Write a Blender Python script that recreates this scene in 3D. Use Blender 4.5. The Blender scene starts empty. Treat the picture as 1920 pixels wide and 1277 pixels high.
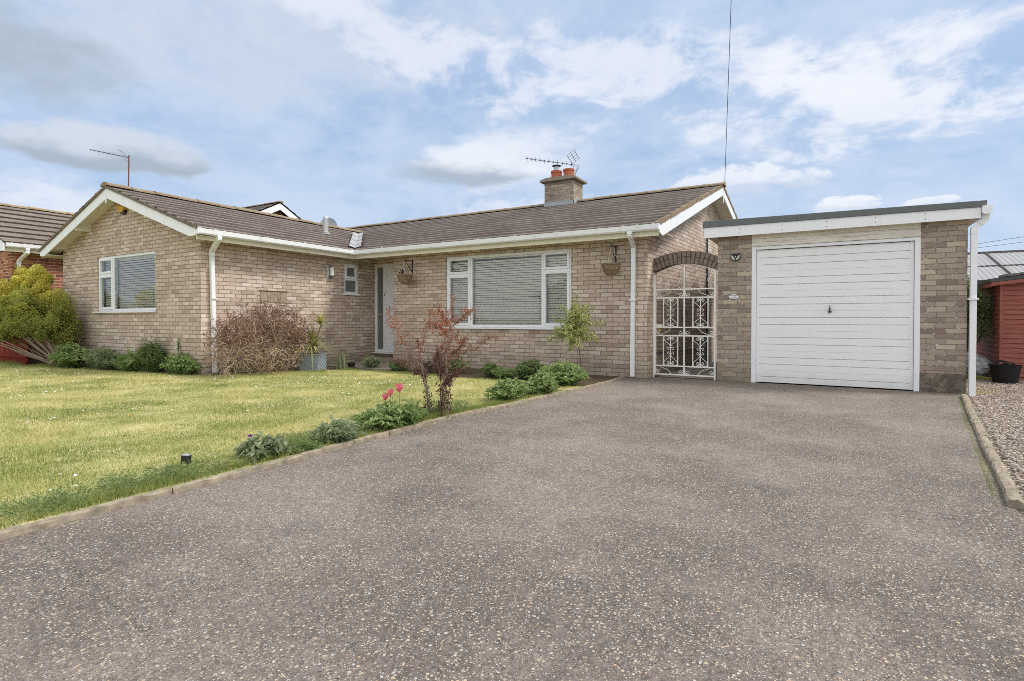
import bpy, math, random
import numpy as np
from mathutils import Vector, Matrix
rng = np.random.default_rng(7); random.seed(7)
SC = bpy.context.scene; COL = SC.collection
BASE = {}

# ------------------------------------------------------------------ node helpers
class NT:
    def __init__(s, t): s.t = t
    def n(s, ty, **k):
        x = s.t.nodes.new(ty)
        for a, b in k.items(): setattr(x, a, b)
        return x
    def put(s, sock, v):
        if isinstance(v, bpy.types.NodeSocket): s.t.links.new(v, sock)
        elif v is not None:
            if hasattr(sock, 'default_value'):
                try: sock.default_value = v
                except Exception: sock.default_value = (*v, 1.0) if len(v) == 3 else v
    def m(s, op, a, b=None, c=None, clamp=False):
        x = s.n('ShaderNodeMath', operation=op, use_clamp=clamp)
        s.put(x.inputs[0], a); s.put(x.inputs[1], b)
        if c is not None: s.put(x.inputs[2], c)
        return x.outputs[0]
    def vm(s, op, a, b=None):
        x = s.n('ShaderNodeVectorMath', operation=op)
        s.put(x.inputs[0], a)
        if op == 'SCALE': s.put(x.inputs['Scale'], b)
        else: s.put(x.inputs[1], b)
        return x.outputs['Value'] if op in ('DOT_PRODUCT', 'LENGTH') else x.outputs[0]
    def xyz(s, x=0.0, y=0.0, z=0.0):
        c = s.n('ShaderNodeCombineXYZ'); s.put(c.inputs[0], x); s.put(c.inputs[1], y); s.put(c.inputs[2], z); return c.outputs[0]
    def sep(s, v):
        c = s.n('ShaderNodeSeparateXYZ'); s.put(c.inputs[0], v); return c.outputs
    def noise(s, v, scale, detail=3.0, rough=0.5, dist=0.0, color=False):
        x = s.n('ShaderNodeTexNoise'); s.put(x.inputs['Vector'], v)
        s.put(x.inputs['Scale'], scale); s.put(x.inputs['Detail'], detail); s.put(x.inputs['Roughness'], rough); s.put(x.inputs['Distortion'], dist)
        return x.outputs['Color' if color else 'Fac']
    def white(s, v):
        x = s.n('ShaderNodeTexWhiteNoise'); x.noise_dimensions = '3D'; s.put(x.inputs['Vector'], v); return x.outputs['Value'], x.outputs['Color']
    def vor(s, v, scale, feature='F1', rnd=1.0):
        x = s.n('ShaderNodeTexVoronoi', feature=feature); s.put(x.inputs['Vector'], v); s.put(x.inputs['Scale'], scale); s.put(x.inputs['Randomness'], rnd)
        return x.outputs
    def ramp(s, f, stops, interp='LINEAR'):
        x = s.n('ShaderNodeValToRGB'); r = x.color_ramp; r.interpolation = interp
        while len(r.elements) < len(stops): r.elements.new(0.5)
        for e, (p, c) in zip(r.elements, stops):
            e.position = p; e.color = (*c, 1.0) if len(c) == 3 else c
        s.put(x.inputs[0], f); return x.outputs[0]
    def mix(s, f, a, b, blend='MIX'):
        x = s.n('ShaderNodeMix', data_type='RGBA', blend_type=blend)
        s.put(x.inputs[0], f); s.put(x.inputs[6], a if isinstance(a, bpy.types.NodeSocket) else (*a, 1.0)); s.put(x.inputs[7], b if isinstance(b, bpy.types.NodeSocket) else (*b, 1.0))
        return x.outputs[2]
    def sstep(s, v, a, b, o0=0.0, o1=1.0):
        x = s.n('ShaderNodeMapRange', interpolation_type='SMOOTHSTEP')
        s.put(x.inputs[0], v); s.put(x.inputs[1], a); s.put(x.inputs[2], b); s.put(x.inputs[3], o0); s.put(x.inputs[4], o1)
        return x.outputs[0]

def mat(name, rough=0.8, spec=0.3):
    m = bpy.data.materials.new(name); m.use_nodes = True
    T = NT(m.node_tree); p = m.node_tree.nodes['Principled BSDF']
    p.inputs['Roughness'].default_value = rough; p.inputs['Specular IOR Level'].default_value = spec
    T.p = p
    T.uv = T.n('ShaderNodeUVMap').outputs[0]
    T.pos = T.n('ShaderNodeNewGeometry').outputs['Position']
    at = T.n('ShaderNodeAttribute'); at.attribute_name = 'tint'; T.tint = at.outputs['Fac']
    return m, T
def base(T, c): T.put(T.p.inputs['Base Color'], c if isinstance(c, bpy.types.NodeSocket) else (*c, 1.0))
def bump(T, h, strength=0.3, dist=0.01):
    b = T.n('ShaderNodeBump'); b.inputs['Strength'].default_value = strength; b.inputs['Distance'].default_value = dist
    T.put(b.inputs['Height'], h); T.put(T.p.inputs['Normal'], b.outputs[0])

def plain(name, c, rough=0.6, spec=0.3, var=0.12, scale=4.0, metal=0.0, grain=0.0):
    m, T = mat(name, rough, spec); T.p.inputs['Metallic'].default_value = metal
    f = T.noise(T.pos, scale, 4.0, 0.6)
    k = T.m('ADD', T.m('MULTIPLY', T.m('SUBTRACT', f, 0.5), var * 2), 1.0)
    base(T, T.vm('SCALE', c if isinstance(c, bpy.types.NodeSocket) else tuple(c), k))
    if grain: bump(T, T.noise(T.pos, 180.0, 2.0), grain, 0.003)
    return m

def brick(name, stops, mortar, bw=0.225, bh=0.075, ms=0.0055, stain=0.5, fleck=0.0, algae=0.45):
    m, T = mat(name, 0.9, 0.15)
    u, v, _ = T.sep(T.uv)
    wob = T.m('MULTIPLY', T.m('SUBTRACT', T.noise(T.uv, 14.0, 2.0), 0.5), 0.006)
    v = T.m('ADD', v, wob)
    rowf = T.m('DIVIDE', v, bh); row = T.m('FLOOR', rowf)
    uu = T.m('DIVIDE', T.m('ADD', u, T.m('MULTIPLY', T.m('MODULO', T.m('ABSOLUTE', row), 2.0), bw / 2)), bw)
    uu = T.m('ADD', uu, T.m('MULTIPLY', T.m('SUBTRACT', T.white(T.xyz(row, 3.3, 1.0))[0], 0.5), 0.08))
    col = T.m('FLOOR', uu)
    rv, rc = T.white(T.xyz(col, row, 0.5))
    fu = T.m('SUBTRACT', uu, col); fv = T.m('SUBTRACT', rowf, row)
    du = T.m('MULTIPLY', T.m('MINIMUM', fu, T.m('SUBTRACT', 1.0, fu)), bw)
    dv = T.m('MULTIPLY', T.m('MINIMUM', fv, T.m('SUBTRACT', 1.0, fv)), bh)
    d = T.m('ADD', T.m('MINIMUM', du, dv), T.m('MULTIPLY', T.m('SUBTRACT', T.noise(T.uv, 60.0, 2.0), 0.5), 0.004))
    bm_ = T.sstep(d, ms * 0.5, ms * 1.2)
    c = T.ramp(rv, stops)
    c = T.mix(0.35, c, T.vm('SCALE', c, T.m('MULTIPLY', T.noise(T.uv, 35.0, 4.0, 0.7), 2.0)))
    if fleck:
        mo = T.mix(T.sstep(T.noise(T.uv, 22.0, 3.0, 0.7), 0.56, 0.62), mortar, (0.62, 0.58, 0.52))
    else: mo = mortar
    c = T.mix(bm_, mo, c)
    st = T.noise(T.vm('MULTIPLY', T.pos, (1.0, 1.0, 1.6)), 1.3, 4.0, 0.6)
    c = T.vm('SCALE', c, T.m('ADD', 1.0 - stain / 2, T.m('MULTIPLY', st, stain)))
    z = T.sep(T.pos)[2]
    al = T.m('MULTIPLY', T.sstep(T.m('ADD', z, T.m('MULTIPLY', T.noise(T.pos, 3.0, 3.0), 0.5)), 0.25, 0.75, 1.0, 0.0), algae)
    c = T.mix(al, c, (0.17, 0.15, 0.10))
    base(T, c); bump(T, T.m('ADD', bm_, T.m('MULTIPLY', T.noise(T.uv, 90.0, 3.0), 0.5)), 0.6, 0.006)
    return m

def leafmat(name, stops, rough=0.5, trans=0.3, nscale=5.0):
    m, T = mat(name, rough, 0.35)
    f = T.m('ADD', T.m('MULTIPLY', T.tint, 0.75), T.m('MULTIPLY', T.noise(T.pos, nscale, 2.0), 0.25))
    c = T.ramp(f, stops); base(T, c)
    tr = T.n('ShaderNodeBsdfTranslucent'); T.put(tr.inputs[0], c)
    mx = T.n('ShaderNodeMixShader'); mx.inputs[0].default_value = trans
    T.t.links.new(T.p.outputs[0], mx.inputs[1]); T.t.links.new(tr.outputs[0], mx.inputs[2])
    T.t.links.new(mx.outputs[0], T.t.nodes['Material Output'].inputs[0])
    return m

M = {}
BUFF = [(0.0, (0.39, 0.30, 0.25)), (0.15, (0.49, 0.39, 0.315)), (0.75, (0.575, 0.47, 0.385)), (1.0, (0.66, 0.57, 0.50))]
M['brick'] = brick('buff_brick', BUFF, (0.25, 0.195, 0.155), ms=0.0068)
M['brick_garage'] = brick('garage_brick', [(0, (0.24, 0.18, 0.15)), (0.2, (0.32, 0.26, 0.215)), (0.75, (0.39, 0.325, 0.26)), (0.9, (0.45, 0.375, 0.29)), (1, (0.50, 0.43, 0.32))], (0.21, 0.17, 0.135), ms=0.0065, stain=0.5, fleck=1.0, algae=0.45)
M['brick_red'] = brick('red_brick', [(0, (0.20, 0.065, 0.045)), (0.5, (0.33, 0.12, 0.075)), (0.85, (0.42, 0.17, 0.09)), (1, (0.55, 0.26, 0.11))], (0.55, 0.45, 0.36), ms=0.0075)
M['brick_arch'] = plain('arch_brick', (0.23, 0.18, 0.15), 0.95, 0.1, 0.7, 14.0, grain=0.6)
M['brick_soldier'] = plain('soldier_brick', (0.36, 0.285, 0.215), 0.95, 0.1, 0.7, 14.0, grain=0.6)
M['mortar'] = plain('mortar', (0.12, 0.09, 0.065), 0.95, 0.1, 0.3, 20.0)
M['brick_dark'] = brick('plinth_brick', [(0, (0.13, 0.095, 0.08)), (1, (0.21, 0.155, 0.13))], (0.10, 0.08, 0.06))

def white_mat(name, c, rough=0.35, dirt=0.25):
    m, T = mat(name, rough, 0.4)
    st = T.noise(T.vm('MULTIPLY', T.pos, (3.0, 3.0, 0.7)), 3.0, 5.0, 0.65)
    f = T.m('MULTIPLY', T.sstep(st, 0.52, 0.75), dirt)
    base(T, T.mix(f, c, (0.42, 0.38, 0.31)))
    return m
M['upvc'] = white_mat('white_upvc', (0.80, 0.82, 0.85), 0.3, 0.12)
M['gutter'] = white_mat('gutter_plastic', (0.82, 0.84, 0.86), 0.3, 0.25)
M['fascia'] = white_mat('painted_fascia', (0.78, 0.74, 0.62), 0.5, 0.4)
M['barge'] = white_mat('painted_barge_board', (0.84, 0.86, 0.88), 0.45, 0.2)
M['soffit'] = white_mat('soffit_board', (0.72, 0.68, 0.58), 0.6, 0.3)
M['gatepaint'] = white_mat('gate_paint', (0.80, 0.79, 0.74), 0.45, 0.35)
# weathered painted boards
m, T = mat('garage_door_paint', 0.5, 0.35)
g = T.noise(T.vm('MULTIPLY', T.pos, (1.2, 1.0, 60.0)), 2.0, 4.0, 0.6)
g2 = T.noise(T.vm('MULTIPLY', T.pos, (3.0, 1.0, 90.0)), 1.3, 5.0, 0.7)
c = T.mix(T.m('MULTIPLY', T.sstep(g, 0.5, 0.8), 0.25), (0.84, 0.84, 0.85), (0.70, 0.67, 0.64))
c = T.mix(T.sstep(g2, 0.77, 0.80), c, (0.33, 0.30, 0.27))
c = T.mix(T.m('MULTIPLY', T.sstep(T.m('ADD', T.sep(T.pos)[2], T.m('MULTIPLY', T.noise(T.pos, 5.0, 4.0), 0.35)), 0.15, 0.42, 1.0, 0.0), 0.28), c, (0.45, 0.41, 0.36))
c = T.mix(T.m('MULTIPLY', T.sstep(T.noise(T.vm('MULTIPLY', T.pos, (5.0, 1.0, 0.8)), 2.0, 5.0, 0.7), 0.5, 0.8), 0.10), c, (0.50, 0.46, 0.40))
base(T, c); M['gdoor'] = m
m, T = mat('weathered_board_paint', 0.6, 0.3)
g = T.noise(T.vm('MULTIPLY', T.pos, (1.0, 1.0, 30.0)), 3.0, 5.0, 0.65)
base(T, T.mix(T.sstep(g, 0.45, 0.72), (0.80, 0.77, 0.70), (0.48, 0.41, 0.32))); M['wboard'] = m

def tilemat(name, a, b, lich):
    m, T = mat(name, 0.92, 0.12)
    n1 = T.m('ADD', T.m('MULTIPLY', T.noise(T.pos, 7.0, 5.0, 0.75), .7), T.m('MULTIPLY', T.sstep(T.noise(T.pos, 1.1, 4.0, 0.6), .35, .65), .35)); n2 = T.noise(T.pos, 32.0, 4.0, 0.75)
    c = T.mix(T.m('ADD', T.m('MULTIPLY', T.tint, 0.25), T.m('MULTIPLY', n1, 0.75)), a, b)
    c = T.mix(T.m('MULTIPLY', T.sstep(T.m('ADD', n2, T.m('MULTIPLY', T.m('SUBTRACT', T.noise(T.pos, 2.3, 3.0, .6), .5), .35)), 0.55, 0.68), 0.8), c, lich)
    base(T, c); bump(T, n2, 0.5, 0.006); return m
M['tile'] = tilemat('roof_tile', (0.045, 0.034, 0.032), (0.10, 0.078, 0.068), (0.19, 0.165, 0.135))
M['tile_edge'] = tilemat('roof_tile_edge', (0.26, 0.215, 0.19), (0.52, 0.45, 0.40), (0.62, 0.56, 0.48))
M['ridge'] = tilemat('ridge_tile', (0.20, 0.145, 0.095), (0.34, 0.26, 0.18), (0.42, 0.36, 0.26))
M['verge'] = tilemat('verge_mortar', (0.10, 0.085, 0.07), (0.28, 0.23, 0.18), (0.42, 0.37, 0.29))
M['tile_n'] = tilemat('neighbour_tile', (0.13, 0.10, 0.088), (0.24, 0.20, 0.175), (0.44, 0.40, 0.35))
M['ridge_n'] = tilemat('neighbour_ridge', (0.25, 0.20, 0.14), (0.36, 0.27, 0.16), (0.62, 0.36, 0.08))
M['felt'] = plain('green_grey_felt', (0.155, 0.17, 0.168), 0.95, 0.1, 0.25, 60.0, grain=0.5)
M['lead'] = plain('lead_flashing', (0.36, 0.40, 0.43), 0.5, 0.5, 0.35, 9.0)
M['leadw'] = plain('pale_valley_lead', (0.36, 0.36, 0.36), 0.7, 0.3, 0.5, 12.0)
M['stone'] = plain('cap_stone', (0.30, 0.26, 0.20), 0.9, 0.15, 0.4, 12.0, grain=0.5)
M['terracotta'] = plain('terracotta', (0.42, 0.13, 0.075), 0.8, 0.2, 0.25, 9.0)
M['galv'] = plain('galvanised_steel', (0.50, 0.51, 0.52), 0.45, 0.5, 0.2, 8.0, metal=0.6)
M['darkmetal'] = plain('dark_metal', (0.06, 0.06, 0.065), 0.5, 0.5, 0.2, 8.0)
M['iron'] = plain('black_iron', (0.018, 0.018, 0.02), 0.5, 0.5, 0.2, 8.0)
M['redmast'] = plain('rust_red_mast', (0.16, 0.05, 0.045), 0.6, 0.4, 0.2, 5.0)
M['dish'] = plain('grey_dish', (0.30, 0.35, 0.37), 0.5, 0.4, 0.15, 5.0)
M['alum'] = plain('aluminium', (0.55, 0.55, 0.56), 0.35, 0.5, 0.1, 8.0, metal=0.5)
M['yellow'] = plain('yellow_plastic', (0.62, 0.37, 0.04), 0.4, 0.5, 0.1, 8.0)
M['black'] = plain('black_plastic', (0.012, 0.012, 0.014), 0.35, 0.5, 0.1, 8.0)
M['brass'] = plain('brass', (0.65, 0.45, 0.08), 0.35, 0.5, 0.1, 8.0, metal=0.6)
M['opal'] = plain('opal_diffuser', (0.82, 0.84, 0.82), 0.25, 0.5, 0.05, 8.0)
M['lens'] = plain('pale_lens', (0.50, 0.48, 0.42), 0.25, 0.5, 0.3, 60.0)
M['enamel'] = plain('white_enamel', (0.78, 0.80, 0.80), 0.25, 0.5, 0.05, 30.0)
M['ink'] = plain('dark_lettering', (0.05, 0.06, 0.075), 0.5, 0.3, 0.05, 30.0)
M['slat'] = plain('blind_slat', (0.92, 0.91, 0.86), 0.45, 0.4, 0.05, 3.0)
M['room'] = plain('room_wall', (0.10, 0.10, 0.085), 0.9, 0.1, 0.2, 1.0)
M['doorglass'] = plain('obscured_glass', (0.16, 0.17, 0.16), 0.12, 0.6, 0.35, 25.0)
M['obscure'] = plain('frosted_pane', (0.13, 0.155, 0.16), 0.12, 0.6, 0.5, 7.0)
M['kerb'] = plain('edging_concrete', (0.30, 0.255, 0.19), 0.95, 0.1, 0.9, 17.0, grain=0.7)
M['slab'] = plain('old_concrete', (0.25, 0.22, 0.18), 0.95, 0.1, 0.4, 6.0, grain=0.6)
M['slab_pale'] = plain('passage_bounce_concrete', (0.42, 0.39, 0.35), 0.9, 0.1, 0.4, 5.0, grain=0.4)
M['wire'] = plain('cable_sheath', (0.03, 0.03, 0.033), 0.6, 0.3, 0.1, 5.0)
M['barn'] = plain('corrugated_sheet', (0.33, 0.33, 0.33), 0.7, 0.3, 0.12, 2.0)
M['barnseam'] = plain('roof_seam', (0.12, 0.11, 0.10), 0.8, 0.2, 0.2, 2.0)
M['fencered'] = plain('red_stained_fence', (0.24, 0.035, 0.018), 0.8, 0.2, 0.35, 6.0)
m, T = mat('red_stained_timber', 0.75, 0.25)
g = T.noise(T.vm('MULTIPLY', T.pos, (1.5, 1.5, 22.0)), 3.0, 5.0, 0.65)
c = T.mix(T.sstep(g, 0.35, 0.65), (0.25, 0.075, 0.058), (0.36, 0.135, 0.108))
base(T, T.mix(T.sstep(T.noise(T.vm('MULTIPLY', T.pos, (2, 2, 50.0)), 2.0, 4.0, 0.7), 0.68, 0.74), c, (0.55, 0.38, 0.32))); bump(T, g, 0.3, 0.004); M['shed'] = m
M['bag'] = plain('grey_sack', (0.32, 0.34, 0.36), 0.35, 0.5, 0.5, 9.0)
M['rubber'] = plain('black_rubber', (0.012, 0.012, 0.013), 0.6, 0.3, 0.2, 9.0)
M['planter'] = plain('grey_blue_planter', (0.27, 0.31, 0.34), 0.6, 0.3, 0.2, 12.0)
m, T = mat('wicker', 0.85, 0.2)
w = T.m('SINE', T.m('MULTIPLY', T.sep(T.pos)[2], 330.0)); base(T, T.mix(T.m('ADD', T.m('MULTIPLY', w, 0.25), T.noise(T.pos, 45.0, 3.0)), (0.14, 0.095, 0.06), (0.42, 0.33, 0.22))); bump(T, w, 0.6, 0.006); M['wicker'] = m
M['rope'] = plain('jute_rope', (0.45, 0.38, 0.28), 0.9, 0.1, 0.2, 20.0)
M['bark'] = plain('bark', (0.16, 0.115, 0.085), 0.95, 0.1, 0.5, 30.0, grain=0.6)
M['bark_pale'] = plain('pale_bark', (0.30, 0.24, 0.18), 0.95, 0.1, 0.4, 30.0, grain=0.5)
M['twig'] = leafmat('dry_twig', [(0, (0.13, 0.085, 0.06)), (0.5, (0.34, 0.25, 0.17)), (1, (0.62, 0.50, 0.36))], 0.9, 0.0)
# glass
def glassmat(name, k, tint):
    m = bpy.data.materials.new(name); m.use_nodes = True; T = NT(m.node_tree); m.node_tree.nodes.remove(m.node_tree.nodes['Principled BSDF'])
    tr = T.n('ShaderNodeBsdfTransparent'); tr.inputs[0].default_value = (*tint, 1)
    gl = T.n('ShaderNodeBsdfGlossy'); gl.inputs['Roughness'].default_value = 0.0
    fr = T.n('ShaderNodeFresnel'); fr.inputs[0].default_value = 1.5
    geo = T.n('ShaderNodeNewGeometry')
    bp = T.n('ShaderNodeBump'); bp.inputs['Strength'].default_value = 0.04; bp.inputs['Distance'].default_value = 0.01; T.put(bp.inputs['Height'], T.noise(geo.outputs['Position'], 2.2, 1.0)); T.put(gl.inputs['Normal'], bp.outputs[0])
    f = T.m('ADD', T.m('MULTIPLY', fr.outputs[0], 1.25), k, clamp=True)
    mx = T.n('ShaderNodeMixShader'); T.put(mx.inputs[0], f); T.t.links.new(tr.outputs[0], mx.inputs[1]); T.t.links.new(gl.outputs[0], mx.inputs[2])
    T.t.links.new(mx.outputs[0], T.t.nodes['Material Output'].inputs[0]); return m
M['glass'] = glassmat('window_glass', 0.025, (0.96, 0.98, 0.97))

# ground materials
m, T = mat('driveway_tarmac', 0.92, 0.2)
pos2 = T.vm('ADD', T.pos, T.vm('SCALE', T.vm('SUBTRACT', T.noise(T.pos, 40.0, 2.0, color=True), (0.5, 0.5, 0.5)), 0.005))
big = T.noise(T.pos, 0.9, 4.0, 0.6); mid = T.noise(T.pos, 7.0, 4.0, 0.7); fine = T.noise(T.pos, 160.0, 3.0, 0.7)
basec = T.mix(T.sstep(big, 0.38, 0.64), (0.160, 0.133, 0.115), (0.238, 0.199, 0.170))
basec = T.vm('SCALE', basec, T.m('ADD', 0.62, T.m('MULTIPLY', T.m('ADD', mid, fine), 0.38)))
basec = T.mix(T.m('MULTIPLY', T.sstep(T.noise(T.pos, 1.9, 3.0, 0.55), 0.58, 0.70), 0.35), basec, (0.11, 0.10, 0.10))
_x, _y, _z = T.sep(T.pos)
crk = T.m('ABSOLUTE', T.m('SUBTRACT', _y, T.m('ADD', T.m('ADD', 0.62, T.m('MULTIPLY', _x, -0.10)), T.m('MULTIPLY', T.noise(T.pos, 5.0, 6.0, 0.75), 0.22))))
basec = T.mix(T.m('MULTIPLY', T.sstep(crk, 0.002, 0.007, 1.0, 0.0), T.sstep(_x, -2.0, -1.6, 0.55, 0.0)), basec, (0.06, 0.055, 0.04))
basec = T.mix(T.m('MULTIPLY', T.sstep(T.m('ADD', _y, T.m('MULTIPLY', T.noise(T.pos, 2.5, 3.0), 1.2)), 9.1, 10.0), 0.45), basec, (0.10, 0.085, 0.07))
basec = T.mix(T.sstep(fine, 0.62, 0.70), basec, (0.05, 0.045, 0.045))
ag = T.sep(T.vor(T.vm('MULTIPLY', pos2, (1.0, 1.0, 0.0)), 135.0)['Color'])[1]
ag2 = T.sep(T.vor(T.vm('MULTIPLY', pos2, (1.0, 1.0, 0.0)), 62.0)['Color'])[2]
basec = T.vm('SCALE', basec, T.m('ADD', 0.62, T.m('ADD', T.m('MULTIPLY', ag, 0.48), T.m('MULTIPLY', ag2, 0.32))))
def chips(T, c, scale, thr, rad, stops):
    v = T.vor(T.vm('MULTIPLY', pos2, (1.0, 1.0, 0.0)), scale)
    r = T.sep(v['Color'])
    dens = T.m('ADD', thr, T.m('MULTIPLY', T.m('SUBTRACT', T.noise(T.pos, 2.6, 4.0, 0.65), 0.5), 1.1))
    on = T.m('GREATER_THAN', r[0], dens)
    rr = T.m('MULTIPLY', T.m('ADD', 0.35, T.m('MULTIPLY', r[1], 0.65)), rad)
    k = T.m('MULTIPLY', on, T.sstep(v['Distance'], T.m('MULTIPLY', rr, 0.8), rr, 1.0, 0.0))
    return T.mix(k, c, T.ramp(r[2], stops)), k
CH = [(0, (0.46, 0.38, 0.29)), (0.25, (0.62, 0.49, 0.33)), (0.5, (0.56, 0.48, 0.40)), (0.66, (0.64, 0.47, 0.28)), (0.72, (0.62, 0.58, 0.52)), (0.9, (0.46, 0.44, 0.41)), (1.0, (0.50, 0.34, 0.22))]
c1, k1 = chips(T, basec, 64.0, 0.60, 0.48, CH)
c2, k2 = chips(T, c1, 110.0, 0.50, 0.47, CH)
c3, k3 = chips(T, c2, 170.0, 0.5, 0.46, [(0, (0.40, 0.36, 0.32)), (0.6, (0.52, 0.47, 0.42)), (0.7, (0.06, 0.055, 0.055)), (1, (0.04, 0.04, 0.04))])
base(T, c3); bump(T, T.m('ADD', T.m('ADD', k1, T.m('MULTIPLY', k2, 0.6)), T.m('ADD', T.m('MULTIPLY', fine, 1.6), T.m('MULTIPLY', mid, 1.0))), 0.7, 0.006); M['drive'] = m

m, T = mat('gravel_bed', 0.9, 0.2)
v = T.vor(T.vm('MULTIPLY', T.pos, (1, 1, 0)), 42.0); r = T.sep(v['Color'])
c = T.ramp(r[0], [(0, (0.14, 0.11, 0.10)), (0.3, (0.32, 0.26, 0.21)), (0.6, (0.45, 0.38, 0.30)), (1, (0.58, 0.52, 0.45))])
c = T.mix(T.sstep(v['Distance'], 0.35, 0.65), c, (0.09, 0.07, 0.055)); base(T, c); bump(T, T.m('SUBTRACT', 1.0, v['Distance']), 0.8, 0.02); M['gravel'] = m
M['pebble'] = leafmat('pebble', [(0, (0.13, 0.11, 0.10)), (0.3, (0.25, 0.20, 0.17)), (0.6, (0.39, 0.31, 0.24)), (0.85, (0.56, 0.50, 0.43)), (1, (0.42, 0.24, 0.18))], 0.85, 0.0)
M['soil'] = plain('garden_soil', (0.10, 0.075, 0.05), 0.95, 0.1, 0.7, 18.0, grain=0.8)
m, T = mat('lawn_turf', 0.95, 0.1)
c = T.mix(T.sstep(T.noise(T.pos, 1.6, 4.0, 0.65), 0.36, 0.66), (0.33, 0.34, 0.13), (0.62, 0.55, 0.30))
base(T, T.vm('SCALE', c, T.m('ADD', 0.35, T.noise(T.pos, 70.0, 3.0, 0.7)))); M['turf'] = m
m, T = mat('far_ground', 0.95, 0.1); base(T, T.mix(T.noise(T.pos, 0.4, 4.0), (0.10, 0.13, 0.04), (0.20, 0.20, 0.09))); M['ground'] = m
M['blade'] = leafmat('grass_blade', [(0, (0.12, 0.18, 0.04)), (0.3, (0.29, 0.34, 0.09)), (0.6, (0.56, 0.53, 0.20)), (1, (0.88, 0.78, 0.44))], 0.6, 0.3, 0.9)
G = lambda *s: list(s)
M['leaf_mid'] = leafmat('mid_green_leaf', [(0, (0.064, 0.110, 0.045)), (0.5, (0.154, 0.227, 0.080)), (1, (0.360, 0.441, 0.180))], 0.45)
M['leaf_fresh'] = leafmat('fresh_green_leaf', [(0, (0.097, 0.165, 0.054)), (0.5, (0.227, 0.331, 0.108)), (1, (0.520, 0.579, 0.283))], 0.45)
M['leaf_weed'] = leafmat('pale_weed_leaf', [(0, (0.11, 0.17, 0.05)), (0.5, (0.24, 0.33, 0.12)), (1, (0.46, 0.52, 0.26))], 0.5)
M['leaf_grey'] = leafmat('grey_green_leaf', [(0, (0.139, 0.182, 0.103)), (0.5, (0.262, 0.322, 0.176)), (1, (0.524, 0.560, 0.353))], 0.5)
M['leaf_dark'] = leafmat('dark_green_leaf', [(0, (0.091, 0.136, 0.066)), (0.5, (0.211, 0.287, 0.136)), (1, (0.605, 0.696, 0.393))], 0.4)
M['leaf_gold'] = leafmat('golden_leaf', [(0, (0.27, 0.30, 0.06)), (0.35, (0.58, 0.54, 0.10)), (1, (0.88, 0.79, 0.22))], 0.5)
M['leaf_olive'] = leafmat('olive_leaf', [(0, (0.105, 0.146, 0.035)), (0.5, (0.293, 0.328, 0.070)), (1, (0.670, 0.602, 0.140))], 0.5)
M['leaf_red'] = leafmat('maroon_leaf', [(0, (0.10, 0.05, 0.042)), (0.5, (0.22, 0.105, 0.085)), (1, (0.38, 0.19, 0.145))], 0.55)
M['leaf_rust'] = leafmat('rust_red_leaf', [(0, (0.14, 0.035, 0.02)), (0.5, (0.34, 0.09, 0.04)), (1, (0.55, 0.20, 0.09))], 0.5)
M['leaf_varieg'] = leafmat('variegated_leaf', [(0, (0.164, 0.235, 0.063)), (0.4, (0.405, 0.459, 0.140)), (1, (0.880, 0.869, 0.455))], 0.5)
M['leaf_sword'] = leafmat('striped_sword_leaf', [(0, (0.144, 0.192, 0.060)), (0.5, (0.360, 0.372, 0.120)), (1, (0.744, 0.648, 0.240))], 0.5)
M['leaf_plum'] = leafmat('plum_leaf', [(0, (0.05, 0.03, 0.03)), (0.5, (0.12, 0.075, 0.065)), (1, (0.20, 0.15, 0.11))], 0.55)
M['petal_pink'] = leafmat('pink_petal', [(0, (0.70, 0.09, 0.14)), (1, (0.90, 0.38, 0.42))], 0.4, 0.4)
M['petal_purple'] = leafmat('purple_petal', [(0, (0.22, 0.05, 0.28)), (1, (0.40, 0.14, 0.48))], 0.4, 0.3)
M['petal_white'] = leafmat('white_petal', [(0, (0.8, 0.8, 0.78)), (1, (0.88, 0.88, 0.88))], 0.5, 0.2)
M['petal_yellow'] = leafmat('yellow_petal', [(0, (0.75, 0.48, 0.02)), (1, (0.85, 0.6, 0.04))], 0.5, 0.2)

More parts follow.
